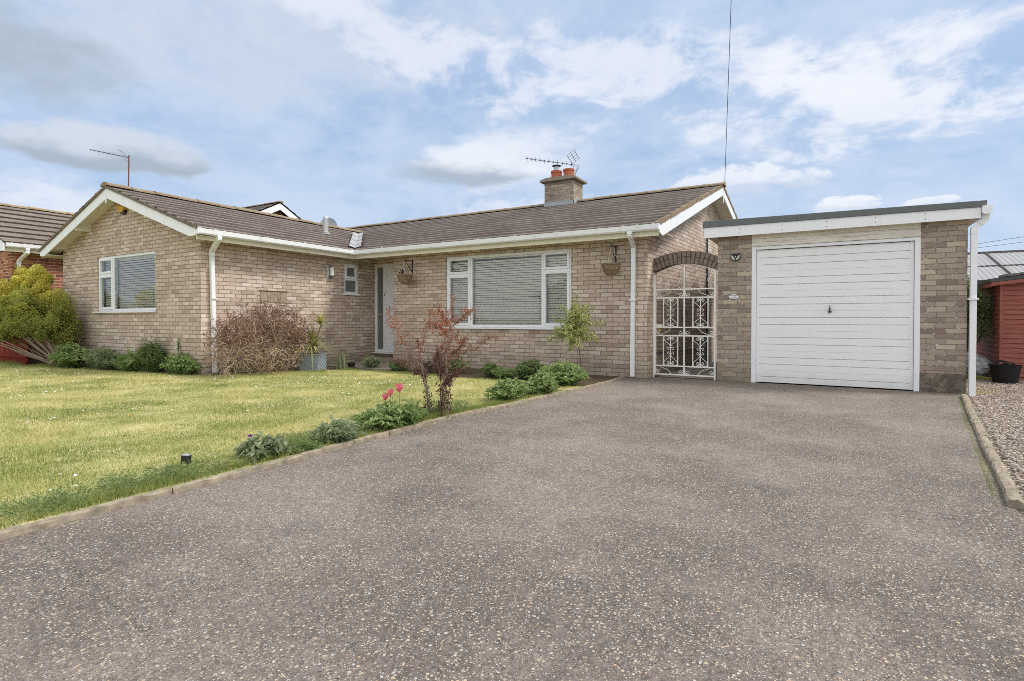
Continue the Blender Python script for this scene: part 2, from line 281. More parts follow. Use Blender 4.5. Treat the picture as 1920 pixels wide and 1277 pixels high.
# ------------------------------------------------------------------ object helpers
def tag(o, label=None, cat=None, group=None, kind=None):
    if label: o['label'] = label
    if cat: o['category'] = cat
    if group: o['group'] = group
    if kind: o['kind'] = kind
    return o
def thing(name, label, cat, loc, group=None):
    o = bpy.data.objects.new(name, None); o.location = loc; COL.objects.link(o); o.empty_display_size = 0.2
    BASE[o.name] = Vector(loc); return tag(o, label, cat, group)
def npmesh(name, V, F, mats, parent=None, tint=None, fm=None, org=None, smooth=False, uv=True, bevel=0.0):
    """V (n,3) in world metres, F a list of index arrays (m,k)"""
    V = np.asarray(V, dtype=np.float64)
    if parent is not None: b = np.array(BASE[parent.name])
    elif org is not None: b = np.array(org, dtype=float)
    else:
        b = np.array([(V[:, 0].min() + V[:, 0].max()) / 2, (V[:, 1].min() + V[:, 1].max()) / 2, V[:, 2].min()])
    F = [np.asarray(f, dtype=np.int64) for f in F if len(f)]
    loops = np.concatenate([f.ravel() for f in F]); tot = np.concatenate([np.full(len(f), f.shape[1]) for f in F])
    st = np.concatenate([[0], np.cumsum(tot)[:-1]])
    me = bpy.data.meshes.new(name)
    me.vertices.add(len(V)); me.vertices.foreach_set('co', (V - b).astype(np.float32).ravel())
    me.loops.add(len(loops)); me.loops.foreach_set('vertex_index', loops.astype(np.int32))
    me.polygons.add(len(tot)); me.polygons.foreach_set('loop_start', st.astype(np.int32)); me.polygons.foreach_set('loop_total', tot.astype(np.int32))
    if fm is not None: me.polygons.foreach_set('material_index', np.asarray(fm, dtype=np.int32))
    me.polygons.foreach_set('use_smooth', np.full(len(tot), bool(smooth)))
    me.update(calc_edges=True)
    if uv:
        nrm = np.zeros(len(tot) * 3, dtype=np.float32); me.polygons.foreach_get('normal', nrm); nrm = np.abs(nrm.reshape(-1, 3))
        ax = nrm.argmax(1); lax = np.repeat(ax, tot); P = V[loops]
        u = np.where(lax == 0, P[:, 1], P[:, 0]); v = np.where(lax == 2, P[:, 1], P[:, 2])
        l = me.uv_layers.new(name='UVMap'); l.data.foreach_set('uv', np.stack([u, v], 1).astype(np.float32).ravel())
    if tint is not None:
        a = me.attributes.new('tint', 'FLOAT', 'FACE'); a.data.foreach_set('value', np.asarray(tint, dtype=np.float32))
    for x in (mats if isinstance(mats, (list, tuple)) else [mats]): me.materials.append(x)
    o = bpy.data.objects.new(name, me); COL.objects.link(o)
    if parent is not None: o.parent = parent; BASE[o.name] = Vector(b)
    else: o.location = b; BASE[o.name] = Vector(b)
    if parent is not None and parent.type == 'MESH': pass
    if bevel:
        md = o.modifiers.new('bevel', 'BEVEL'); md.width = bevel; md.segments = 2; md.limit_method = 'ANGLE'; md.angle_limit = 0.6; md.harden_normals = False
    return o

class MB:
    def __init__(s): s.v = []; s.f = []; s.m = []; s.t = []; s.mi = 0
    def quad(s, *p, t=0.5):
        n = len(s.v); s.v += [tuple(map(float, q)) for q in p]; s.f.append(list(range(n, n + len(p)))); s.m.append(s.mi); s.t.append(t)
    def box(s, x0, x1, y0, y1, z0, z1, fr=None, t=0.5):
        x0, x1 = sorted((x0, x1)); y0, y1 = sorted((y0, y1)); z0, z1 = sorted((z0, z1))
        c = [(x, y, z) for z in (z0, z1) for y in (y0, y1) for x in (x0, x1)]
        F = [(0, 2, 3, 1), (4, 5, 7, 6), (0, 1, 5, 4), (2, 6, 7, 3), (0, 4, 6, 2), (1, 3, 7, 5)]
        if fr:
            c = [fr(*q) for q in c]
            a, b_, d = Vector(c[1]) - Vector(c[0]), Vector(c[2]) - Vector(c[0]), Vector(c[4]) - Vector(c[0])
            if a.cross(b_).dot(d) < 0: F = [tuple(reversed(f)) for f in F]
        n = len(s.v); s.v += [tuple(q) for q in c]
        for f in F: s.f.append([n + i for i in f]); s.m.append(s.mi); s.t.append(t)
    def prism(s, poly, a, b, axis='y', t=0.5):
        """poly of 2-d points extruded between a and b along axis; axis y: (x,z); axis x: (y,z); axis z: (x,y)"""
        def P(q, k):
            return {'y': (q[0], k, q[1]), 'x': (k, q[0], q[1]), 'z': (q[0], q[1], k)}[axis]
        n = len(s.v); m_ = len(poly)
        s.v += [P(q, a) for q in poly] + [P(q, b) for q in poly]
        area = sum(poly[i][0] * poly[(i + 1) % m_][1] - poly[(i + 1) % m_][0] * poly[i][1] for i in range(m_))
        flip = (area > 0) != (b > a)
        if axis == 'y': flip = not flip
        fs = [list(range(m_))[::-1], [m_ + i for i in range(m_)]] + [[i, (i + 1) % m_, m_ + (i + 1) % m_, m_ + i] for i in range(m_)]
        for f in fs:
            if flip: f = f[::-1]
            s.f.append([n + i for i in f]); s.m.append(s.mi); s.t.append(t)
    def tube(s, pts, r, k=6, r1=None, t=0.5, cap=True):
        V, F = tube_arrays([(np.array(pts, dtype=float), r, r if r1 is None else r1)], k)
        n = len(s.v); s.v += [tuple(q) for q in V]
        for f in F: s.f.append([n + int(i) for i in f]); s.m.append(s.mi); s.t.append(t)
        if cap:
            L = len(pts); s.f.append([n + i for i in range(k)][::-1]); s.m.append(s.mi); s.t.append(t)
            s.f.append([n + (L - 1) * k + i for i in range(k)]); s.m.append(s.mi); s.t.append(t)
    def lathe(s, prof, c, k=20, t=0.5, closed=True):
        n = len(s.v); L = len(prof)
        for r, z in prof:
            for i in range(k):
                a = 2 * math.pi * i / k; s.v.append((c[0] + r * math.cos(a), c[1] + r * math.sin(a), c[2] + z))
        for j in range(L - 1):
            for i in range(k):
                s.f.append([n + j * k + i, n + j * k + (i + 1) % k, n + (j + 1) * k + (i + 1) % k, n + (j + 1) * k + i]); s.m.append(s.mi); s.t.append(t)
        if closed:
            s.f.append([n + i for i in range(k)][::-1]); s.m.append(s.mi); s.t.append(t)
            s.f.append([n + (L - 1) * k + i for i in range(k)]); s.m.append(s.mi); s.t.append(t)
    def build(s, name, mats, parent=None, bevel=0.0, smooth=False, org=None):
        ks = {}
        for f, m_, t in zip(s.f, s.m, s.t): ks.setdefault(len(f), []).append((f, m_, t))
        F, fm, tt = [], [], []
        for k in ks:
            F.append([x[0] for x in ks[k]]); fm += [x[1] for x in ks[k]]; tt += [x[2] for x in ks[k]]
        return npmesh(name, s.v, F, mats, parent, tt, fm, org, smooth, True, bevel)

def tube_arrays(polys, k=3):
    VV, FF = [], []; n = 0
    ang = np.arange(k) * 2 * np.pi / k; ca, sa = np.cos(ang), np.sin(ang)
    for P, r0, r1 in polys:
        L = len(P); d = np.gradient(P, axis=0); d /= np.linalg.norm(d, axis=1, keepdims=True) + 1e-12
        m_ = d.mean(0); ref = np.array([0, 0, 1.0]) if abs(m_[2]) < 0.9 * np.linalg.norm(m_) + 1e-9 else np.array([1.0, 0, 0])
        a = np.cross(d, ref); a /= np.linalg.norm(a, axis=1, keepdims=True) + 1e-12; b = np.cross(a, d)
        r = np.linspace(r0, r1, L)[:, None, None]
        V = P[:, None, :] + r * (a[:, None, :] * ca[None, :, None] + b[:, None, :] * sa[None, :, None])
        VV.append(V.reshape(-1, 3))
        i = np.arange(L - 1)[:, None] * k + np.arange(k)[None]; j = np.arange(L - 1)[:, None] * k + (np.arange(k)[None] + 1) % k
        FF.append(np.stack([i, i + k, j + k, j], -1).reshape(-1, 4) + n); n += L * k
    return np.concatenate(VV), np.concatenate(FF)

def tubes(name, polys, mt, parent=None, k=3, tints=None, org=None):
    V, F = tube_arrays(polys, k)
    t = None
    if tints is not None: t = np.concatenate([np.full((len(p[0]) - 1) * k, x) for p, x in zip(polys, tints)])
    return npmesh(name, V, [F], mt, parent, t if t is not None else np.full(len(F), 0.5), org=org, uv=False)

def unit(v): return v / (np.linalg.norm(v, axis=-1, keepdims=True) + 1e-9)
def leaf_arrays(P, D, L, W, tint, fold=0.25, droop=0.2):
    n = len(P); D = unit(D); R = rng.normal(size=(n, 3)); R[:, 2] *= 0.4
    S = unit(np.cross(D, np.where(rng.random((n, 1)) < 0.8, np.array([[0, 0, 1.0]]) + 0.35 * R, R))); U = np.cross(S, D)
    L = np.broadcast_to(L, (n,))[:, None]; W = np.broadcast_to(W, (n,))[:, None]
    tip = P + D * L - np.array([[0, 0, 1.0]]) * L * droop
    mid = P + D * L * 0.45
    V = np.stack([P, mid + S * W / 2 + U * W * fold, tip, mid - S * W / 2 + U * W * fold], 1).reshape(-1, 3)
    i = np.arange(n)[:, None] * 4
    F = np.concatenate([i + np.array([[0, 1, 2]]), i + np.array([[0, 2, 3]])], 1).reshape(-1, 3)
    return V, F, np.repeat(tint, 2)
def leaves(name, P, D, L, W, mt, parent=None, tint=None, org=None, fold=0.25, droop=0.2):
    if tint is None: tint = rng.random(len(P))
    V, F, t = leaf_arrays(P, D, L, W, tint, fold, droop)
    return npmesh(name, V, [F], mt, parent, t, org=org, uv=False)
def strip_leaves(name, P, D, L, W, mt, parent=None, droop=0.5, seg=5, tint=None, org=None, kind_lift=0.0):
    """long arching leaves"""
    n = len(P); D = unit(D); S = unit(np.cross(D, np.array([[0, 0, 1.0]]) + 0.05 * rng.normal(size=(n, 3))))
    L = np.broadcast_to(L, (n,)); W = np.broadcast_to(W, (n,)); dr = np.broadcast_to(droop, (n,))
    rows = []
    for j in range(seg + 1):
        s = j / seg; w = (W * (0.55 + 0.9 * s if s < 0.5 else (1 - s) * 2 * 1.0 + 0.02))[:, None] / 2
        c = P + D * (L * s)[:, None] - np.array([[0, 0, 1.0]]) * (L * dr * s * s)[:, None]
        rows.append(np.stack([c - S * w, c + S * w], 1))
    V = np.stack(rows, 1).reshape(n, -1, 3); m_ = V.shape[1]
    f = np.array([[2 * j, 2 * j + 1, 2 * j + 3, 2 * j + 2] for j in range(seg)])
    F = (np.arange(n)[:, None, None] * m_ + f[None]).reshape(-1, 4)
    if tint is None: tint = rng.random(n)
    return npmesh(name, V.reshape(-1, 3), [F], mt, parent, np.repeat(tint, seg), org=org, uv=False)

def grow(p, d, length, seg=6, wig=0.25, up=0.0):
    P = [np.array(p, dtype=float)]; d = unit(np.array(d, dtype=float))
    for i in range(seg):
        d = unit(d + rng.normal(size=3) * wig / math.sqrt(seg) * 1.2 + np.array([0, 0, up / seg])); P.append(P[-1] + d * length / seg)
    return np.array(P)

# ------------------------------------------------------------------ camera, light, world
cam = bpy.data.cameras.new('camera'); co = bpy.data.objects.new('camera', cam); COL.objects.link(co)
cam.sensor_width = 36.0; cam.lens = 1008.4 / 1920 * 36; cam.shift_y = -26.84 / 1920; cam.clip_start = 0.05; cam.clip_end = 3000
yaw = math.radians(30.126); pit = math.radians(0.766)
co.location = (0, 0, 1.03); co.rotation_euler = (math.pi / 2 - pit, 0, yaw); SC.camera = co
SUN = Vector((0.80, 0.36, 1.05)).normalized()
sl = bpy.data.lights.new('sun', 'SUN'); sl.energy = 2.8; sl.angle = math.radians(14.0); sl.color = (1.0, 0.95, 0.88)
so = bpy.data.objects.new('sun', sl); COL.objects.link(so); so.rotation_euler = SUN.to_track_quat('Z', 'Y').to_euler(); so.location = (20, 10, 30)
w = bpy.data.worlds.new('World'); SC.world = w; w.use_nodes = True
T = NT(w.node_tree); bg = w.node_tree.nodes['Background']
sky = T.n('ShaderNodeTexSky'); sky.sky_type = 'NISHITA'; sky.sun_disc = False
sky.sun_elevation = math.asin(SUN.z); sky.sun_rotation = math.atan2(SUN.x, SUN.y); sky.air_density = 1.0; sky.dust_density = 1.5; sky.ozone_density = 1.5
tc = T.n('ShaderNodeTexCoord').outputs['Generated']
x, y, z = T.sep(tc)
az = T.m('MULTIPLY', T.m('ARCTAN2', x, y), 57.29578); el = T.m('MULTIPLY', T.m('ARCSINE', z), 57.29578)
zc = T.m('MAXIMUM', z, 0.03)
pl = T.xyz(T.m('DIVIDE', x, T.m('ADD', zc, 0.22)), T.m('DIVIDE', y, T.m('ADD', zc, 0.22)), 0.0)
def px2ae(px, py):
    u = (px - 960) / 1008.4; v = -(py - 611.66) / 1008.4
    d = Vector((-math.sin(yaw), math.cos(yaw), 0)) * 1 + Vector((math.cos(yaw), math.sin(yaw), 0)) * u + Vector((0, 0, v - math.tan(pit)))
    d.normalize(); return math.degrees(math.atan2(d.x, d.y)), math.degrees(math.asin(d.z))
K = 10.0   # the sky node is physically bright; the background strength below brings it down
wn = T.noise(T.vm('MULTIPLY', pl, (1.0, 1.0, 1.0)), 4.6, 9.0, 0.64, 0.25)
wn2 = T.noise(pl, 1.1, 4.0, 0.55)
wn3 = T.noise(T.vm('MULTIPLY', tc, (1.0, 1.0, 2.4)), 9.0, 6.0, 0.6)
wn4 = T.noise(T.vm('MULTIPLY', tc, (1.0, 1.0, 2.0)), 26.0, 5.0, 0.6)
skyc = T.mix(0.75, sky.outputs[0], (0.43 * K, 0.60 * K, 0.87 * K))
# thin high veil
veil = T.m('MULTIPLY', T.sstep(T.m('ADD', T.m('MULTIPLY', wn, 0.6), T.m('MULTIPLY', wn2, 0.5)), 0.34, 0.66), 0.62)
c = T.mix(veil, skyc, (0.66 * K, 0.75 * K, 0.90 * K))
horiz = T.sstep(el, 0.0, 16.0, 0.45, 0.0); c = T.mix(horiz, c, (0.66 * K, 0.76 * K, 0.93 * K))
def blob(c, px, py, wd, ht, colr, nz, soft=(0.25, 0.75), amt=1.0, rot=0.0, flat=False, noise_amt=1.3):
    a0, e0 = px2ae(px, py); a1, _ = px2ae(px - wd / 2, py); a2, _ = px2ae(px + wd / 2, py)
    _, e1 = px2ae(px, py + ht / 2); _, e2 = px2ae(px, py - ht / 2)
    sa, se = abs(a2 - a1) / 2, abs(e2 - e1) / 2
    da = T.m('DIVIDE', T.m('SUBTRACT', az, a0), sa); de = T.m('DIVIDE', T.m('SUBTRACT', T.m('SUBTRACT', el, e0), T.m('MULTIPLY', T.m('SUBTRACT', az, a0), rot)), se)
    if flat: de = T.m('MULTIPLY', de, T.m('ADD', 1.0, T.m('MULTIPLY', T.m('LESS_THAN', de, 0.0), 0.8)))
    r2 = T.m('ADD', T.m('MULTIPLY', da, da), T.m('MULTIPLY', de, de))
    f = T.m('SUBTRACT', T.m('ADD', 1.0, T.m('MULTIPLY', T.m('SUBTRACT', nz, 0.5), noise_amt * 2)), r2)
    f = T.m('MULTIPLY', T.sstep(f, soft[0], soft[1]), amt)
    if flat:  # lit crown, grey base
        colr = T.mix(T.sstep(T.m('ADD', de, T.m('MULTIPLY', T.m('SUBTRACT', nz, 0.5), 2.0)), -0.35, 0.45), flat, colr)
    return T.mix(f, c, colr)
W_ = (0.77 * K, 0.82 * K, 0.92 * K); GR = (0.41 * K, 0.49 * K, 0.58 * K); WW = (0.86 * K, 0.89 * K, 0.96 * K); LG = (0.60 * K, 0.67 * K, 0.79 * K)
BL = (0.36 * K, 0.50 * K, 0.72 * K)
c = blob(c, 480, 70, 1500, 330, LG, wn, (0.0, 1.3), 0.85, 0.10)
c = blob(c, 780, 90, 900, 200, W_, wn, (0.3, 1.1), 0.8, -0.28, noise_amt=2.2)
c = blob(c, 40, 105, 560, 230, GR, wn3, (0.0, 1.2), 0.9, 0.0)
c = blob(c, 1230, 130, 820, 200, W_, wn, (0.3, 1.1), 0.85, -0.15, noise_amt=2.4)
c = blob(c, 1640, 170, 900, 270, WW, wn, (0.2, 1.2), 0.9, 0.0, noise_amt=2.2)
c = blob(c, 1500, 250, 800, 90, W_, wn, (0.1, 1.5), 0.6, 0.0)
c = blob(c, 1800, 60, 500, 120, WW, wn, (0.3, 1.2), 0.6, 0.0)
c = blob(c, 100, 370, 380, 110, W_, wn3, (0.2, 0.9), 0.85)
c = blob(c, 230, 295, 500, 130, (0.62 * K, 0.69 * K, 0.80 * K), wn3, (0.05, 0.6), 1.0, 0.0, (0.40 * K, 0.48 * K, 0.57 * K), 1.0)
c = blob(c, 960, 300, 360, 150, WW, wn3, (0.1, 1.3), 0.8, 0.10)
c = blob(c, 860, 325, 340, 110, (0.80 * K, 0.85 * K, 0.93 * K), wn3, (0.1, 0.7), 1.0, 0.0, (0.42 * K, 0.50 * K, 0.61 * K), 1.0)
c = blob(c, 1000, 395, 420, 60, W_, wn4, (0.2, 1.0), 0.6)
c = blob(c, 1400, 345, 400, 85, WW, wn4, (0.2, 0.7), 0.8, 0.0, (0.60 * K, 0.69 * K, 0.82 * K))
c = blob(c, 1585, 388, 160, 50, WW, wn4, (0.2, 0.5), 0.95, 0.0, (0.66 * K, 0.74 * K, 0.86 * K), 1.0)
c = blob(c, 1745, 380, 130, 30, WW, wn4, (0.2, 0.5), 0.85, 0.0, (0.7 * K, 0.78 * K, 0.9 * K), 1.0)
# unseen broken cloud added overhead and behind the camera, brightened to light front walls
ov = T.sstep(T.noise(pl, 0.9, 5.0, 0.6), 0.36, 0.6)
up = T.m('MULTIPLY', T.sstep(el, 34.0, 60.0), ov)
c = T.mix(up, c, (1.55 * K, 1.55 * K, 1.55 * K))
bk = T.m('SUBTRACT', 0.0, T.m('ADD', T.m('MULTIPLY', x, -math.sin(yaw)), T.m('MULTIPLY', y, math.cos(yaw))))
c = T.mix(T.m('MULTIPLY', T.sstep(bk, -0.05, 0.5), T.m('ADD', 0.35, T.m('MULTIPLY', ov, 0.65))), c, (1.35 * K, 1.34 * K, 1.32 * K))
T.put(bg.inputs['Color'], c); bg.inputs['Strength'].default_value = 0.1
SC.view_settings.view_transform = 'Standard'; SC.view_settings.look = 'None'; SC.view_settings.exposure = 0.06; SC.view_settings.gamma = 1.0
SC.cycles.pixel_filter_type = 'GAUSSIAN'; SC.cycles.filter_width = 1.0
SC.cycles.max_bounces = 10; SC.cycles.diffuse_bounces = 6; SC.cycles.transparent_max_bounces = 16
try: SC.cycles.use_denoising = False
except Exception: pass

# ================================================================== SETTING
def sheet(name, poly, z, mt, kind='structure', thick=0.0):
    b = MB()
    if thick: b.prism(poly, z - thick, z, 'z')
    else:
        area = sum(poly[i][0] * poly[(i + 1) % len(poly)][1] - poly[(i + 1) % len(poly)][0] * poly[i][1] for i in range(len(poly)))
        b.quad(*[(q[0], q[1], z) for q in (poly if area > 0 else poly[::-1])])
    return tag(b.build(name, mt, org=(0, 0, 0)), kind=kind)
sheet('ground', [(-600, -600), (600, -600), (600, 900), (-600, 900)], -0.06, M['ground'])
KL = [(-3.33, -12.0), (-3.33, 0.0), (-3.33, 4.5), (-3.21, 5.4), (-3.07, 7.1), (-3.0, 8.45)]
KR = [(1.60, 9.10), (1.29, 6.81), (1.144, 5.68), (1.019, 4.71), (0.905, 3.88)]
DR = [(-3.33, -12), (9, -12), (9, -1.5), (3.4, -0.4), (1.6, 1.4), (0.98, 2.8), (0.905, 3.88)] + KR[::-1][1:] + [(1.69, 9.5), (-1.0, 9.52), (-1.55, 9.52), (-1.55, 17.4), (-2.1, 17.4), (-2.64, 9.25), (-3.0, 9.25), (-3.0, 8.45)] + KL[::-1][1:-1]
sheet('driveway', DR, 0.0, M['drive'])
sheet('gravel_area', [(0.98, 2.8), (1.6, 1.4), (3.4, -0.4), (9, -1.5), (30, -1.5), (30, 30), (1.7, 30), (1.7, 9.5)] + KR, -0.012, M['gravel'])
sheet('lawn', [(-3.36, -12), (-3.36, 4.5), (-3.24, 5.4), (-3.10, 7.4), (-8.2, 7.5), (-9.0, 6.7), (-9.3, 5.55), (-10.2, 5.35), (-13.2, 4.85), (-15.0, 4.7), (-30, 5.2), (-30, -12)], 0.03, M['turf'], thick=0.08)
sheet('flower_bed', [(-3.10, 7.4), (-3.05, 8.45), (-3.02, 9.2), (-8.44, 9.2), (-8.44, 9.3), (-9.64, 9.3), (-9.64, 5.53), (-15.14, 5.53), (-16.0, 6.8), (-30, 6.8), (-30, 5.2), (-15.0, 4.7), (-13.2, 4.85), (-10.2, 5.35), (-9.3, 5.55), (-9.0, 6.7), (-8.2, 7.5)], 0.012, M['soil'])

sheet('passage_bounce_slab', [(-2.60, 9.62), (-1.56, 9.62), (-1.56, 17.3), (-2.14, 17.3)], 0.004, M['slab_pale'])  # pale sheet added over the tarmac to bounce light onto the passage wall
def kerb(name, path, wd, h, seg, rnd):
    """edging laid stone by stone along a path, one continuous strip of concrete"""
    b = MB(); P = [Vector((*p, 0)) for p in path]
    L = [(P[i + 1] - P[i]).length for i in range(len(P) - 1)]; tot = sum(L)
    def at(s):
        for i, l in enumerate(L):
            if s <= l or i == len(L) - 1: return P[i].lerp(P[i + 1], s / l), (P[i + 1] - P[i]).normalized()
            s -= l
    s = 0.0
    while s < tot - 0.02:
        e = min(s + seg, tot) - 0.006; nn = max(2, int((e - s) / 0.06)); dz = random.uniform(-0.006, 0.006); dx = random.uniform(-0.004, 0.004)
        prof = [(-wd / 2, -0.05), (-wd / 2, h * 0.55), (-wd * 0.34, h * 0.9), (-wd * 0.1, h), (wd * 0.1, h), (wd * 0.34, h * 0.9), (wd / 2, h * 0.55), (wd / 2, -0.05)] if rnd else [(-wd / 2, -0.05), (-wd / 2, h * 0.8), (-wd * 0.4, h), (wd * 0.4, h), (wd / 2, h * 0.8), (wd / 2, -0.05)]
        rows = []
        for k in range(nn + 1):
            q, d = at(s + (e - s) * k / nn); nrm = Vector((-d.y, d.x, 0)); r = []
            for a, zz in prof:
                j = random.uniform(-0.004, 0.004) if zz > 0 else 0
                v = q + nrm * (a + dx + j); r.append((v.x, v.y, zz + (dz + random.uniform(-0.004, 0.004) if zz > 0 else 0)))
            rows.append(r)
        for k in range(nn):
            for i in range(len(prof) - 1): b.quad(rows[k][i + 1], rows[k][i], rows[k + 1][i], rows[k + 1][i + 1])
        b.quad(*rows[0]); b.quad(*rows[-1][::-1])
        s += seg
    return tag(b.build(name, M['kerb'], org=(0, 0, 0)), kind='structure')
kerb('kerb_beside_lawn', KL, 0.044, 0.036, 0.915, False)
kerb('kerb_beside_gravel', KR, 0.072, 0.042, 1.05, True)
kerb('kerb_along_flower_bed', [(-3.0, 8.45), (-3.03, 9.18)], 0.05, 0.04, 0.7, False)

# ================================================================== HOUSE
Yl, Xs, Ym, Yp = 5.53, -9.64, 9.2, 9.8
SL = 0.342; EV = 2.60; XL = -15.14; XR = -12.39   # wing ridge x
ET = -9.22; ETL = 2 * XR - ET                       # wing eave tile edges
YE = 8.78; YR = 13.22; YB = 2 * YR - YE             # main roof eave, ridge, back eave
ZRW = EV + (ET - XR) * SL; ZRM = EV + (YR - YE) * SL
house = thing('bungalow', 'buff brick bungalow with a brown tiled roof and white window frames', 'bungalow', (-8.4, 9.2, 0))
def fw(Y): return lambda u, d, z: (u, Y - d, z)
def fs(X): return lambda u, d, z: (X + d, u, z)
GA = 0.068
def fgab(u, d, z): return (-2.64 + GA * (u - Ym) + d, u - GA * d, z)

def wall_faces(b, fr, u0, u1, z0, z1, holes, depth=0.12, flip=False):
    us = sorted({u0, u1, *[h[0] for h in holes], *[h[1] for h in holes]}); zs = sorted({z0, z1, *[h[2] for h in holes], *[h[3] for h in holes]})
    for i in range(len(us) - 1):
        for j in range(len(zs) - 1):
            uc, zc_ = (us[i] + us[i + 1]) / 2, (zs[j] + zs[j + 1]) / 2
            if any(h[0] < uc < h[1] and h[2] < zc_ < h[3] for h in holes): continue
            q = [fr(us[i], 0, zs[j]), fr(us[i + 1], 0, zs[j]), fr(us[i + 1], 0, zs[j + 1]), fr(us[i], 0, zs[j + 1])]
            b.quad(*q)
    for h in holes:
        a, c_, e, f = h[:4]
        b.quad(fr(a, 0, e), fr(a, -depth, e), fr(a, -depth, f), fr(a, 0, f)); b.quad(fr(c_, 0, e), fr(c_, 0, f), fr(c_, -depth, f), fr(c_, -depth, e))
        b.quad(fr(a, 0, f), fr(a, -depth, f), fr(c_, -depth, f), fr(c_, 0, f)); b.quad(fr(a, 0, e), fr(c_, 0, e), fr(c_, -depth, e), fr(a, -depth, e))
WL = (-13.49, -11.16, 1.19, 2.35); WM = (-6.957, -4.073, 0.86, 2.34); WS = (8.86, 9.29, 1.62, 2.325); DO = (-9.62, -8.46, 0.22, 2.365)
b = MB(); wt = 2.52
wall_faces(b, fw(Yl), XL, Xs, -0.05, wt, [WL])
apz = EV - 0.085 + (ET - XR) * SL
b.quad(fw(Yl)(XL, 0, wt), fw(Yl)(Xs, 0, wt), fw(Yl)(Xs, 0, EV - 0.085 + (ET - Xs) * SL), fw(Yl)(XR, 0, apz), fw(Yl)(XL, 0, EV - 0.085 + (XL - ETL) * SL))
wall_faces(b, fs(Xs), Yl, Yp, -0.05, 2.60, [WS])
wall_faces(b, fw(Ym), -8.44, -2.64, -0.05, 2.60, [WM])
wall_faces(b, fw(Yp), Xs, -8.44, -0.05, 2.60, [DO], 0.10)
wall_faces(b, lambda u, d, z: (-8.44 - d, u, z), Ym, Yp + 0.2, -0.05, 2.60, [])
# right gable, turned a few degrees
yb = 17.1
b.quad(fgab(Ym, 0, -0.05), fgab(yb, 0, -0.05), fgab(yb, 0, EV - 0.08 + (YB - yb) * SL), fgab(YR, 0, ZRM - 0.09), fgab(Ym, 0, EV - 0.08 + (Ym - YE) * SL))
# far walls
b.quad((XL, Yl, -0.05), (XL, Yl, wt), (XL, yb, wt), (XL, yb, -0.05)); b.quad((XL, yb, -0.05), (XL, yb, 2.6), (-2.1, yb, 2.6), (-2.1, yb, -0.05))
b.build('wall', M['brick'], house)
# dark plinth course under the door
b = MB(); b.box(-9.63, -8.45, 9.735, 9.79, -0.05, 0.185); b.build('door_plinth', M['brick_dark'], house)
b = MB(); b.box(-9.60, -7.4, 7.98, 9.15, -0.02, 0.035); b.box(-9.60, -8.5, 9.16, 9.72, -0.02, 0.115); b.build('doorstep', M['slab'], house, bevel=0.008)
# soldier-brick plaque in the wing wall
b = MB(); b.mi = 0
for i in range(8): b.box(6.70 + i * 0.076, 6.770 + i * 0.076, 0.0, 0.012, 1.375 + random.uniform(-.01, .01), 1.575, fs(Xs), t=random.random())
b.mi = 1; b.box(6.68, 7.32, 0.0, 0.016, 1.585, 1.60, fs(Xs)); b.build('soldier_brick_panel', [M['brick_soldier'], M['mortar']], house)

# ---- roof coverings
def course_roof(name, parent, O, A, U, n, gauge, xr, mats, seed, thick=0.021, step=0.075, cut=None):
    """tile courses: O eave corner, A along the eave, U up the slope"""
    R = np.random.default_rng(seed); O, A, U = map(lambda q: np.array(q, float), (O, A, U)); U /= np.linalg.norm(U); A /= np.linalg.norm(A)
    N = np.cross(A, U); N = N if N[2] > 0 else -N
    V, F, fm, ti = [], [], [], []; nv = 0
    for i in range(n):
        a0, a1 = xr(i * gauge), xr((i + 1) * gauge)
        lo, hi = (a0[0] + a1[0]) / 2, (a0[1] + a1[1]) / 2
        if hi - lo < 0.05: continue
        k = max(2, int((hi - lo) / step)); u = np.linspace(lo, hi, k + 1)
        tid = np.floor((u + (i % 2) * 0.15) / 0.30).astype(int); ph = (u + (i % 2) * 0.15) % 0.30
        jit = R.normal(0, 0.0007, 4000)[tid % 4000]; roll = 0.0022 * np.exp(-((ph - 0.03) / 0.035) ** 2)
        low = thick + roll + jit; s0 = i * gauge - 0.03 + R.normal(0, 0.0008, 4000)[(tid * 7) % 4000] + 0.004 * np.sin(u * 0.9 + i * 1.7); s1 = (i + 1) * gauge + 0.02
        base_ = O + A * u[:, None]
        r0 = base_ + U * s0[:, None] + N * (low - thick * 0.95)[:, None]; r1 = base_ + U * s0[:, None] + N * low[:, None]
        r1b = base_ + U * (s0 + 0.012)[:, None] + N * (low + 0.001)[:, None]; r2 = base_ + U * s1 + N * (0.002 + roll * 0.6)[:, None]
        V.append(np.concatenate([r0, r1, r1b, r2])); m_ = k + 1; q = np.arange(k)
        tt = R.random(4000)[tid[:-1] % 4000]
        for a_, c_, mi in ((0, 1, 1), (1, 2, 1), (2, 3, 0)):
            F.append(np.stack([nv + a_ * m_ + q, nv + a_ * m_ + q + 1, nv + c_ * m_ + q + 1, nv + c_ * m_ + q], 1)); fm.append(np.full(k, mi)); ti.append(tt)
        nv += 4 * m_
    o = npmesh(name, np.concatenate(V), [np.concatenate(F)], mats, parent, np.concatenate(ti), np.concatenate(fm))
    return o
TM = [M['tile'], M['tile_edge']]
cs = 1 / math.sqrt(1 + SL * SL)
def main_x(s):
    yy = YE + s * cs; zz = EV + (yy - YE) * SL
    xr_ = -2.33 + GA * (yy - 8.85)
    xv = ET - (yy - YE)
    lo = xv + 0.10 if xv > XR else -15.4
    return lo + 15.4, xr_ + 15.4
nm = int(round((YR - YE) / cs / 0.335)); gm = (YR - YE) / cs / nm
roof = course_roof('roof', house, (-15.4, YE, EV), (1, 0, 0), (0, 1, SL), nm, gm, main_x, TM, 1)
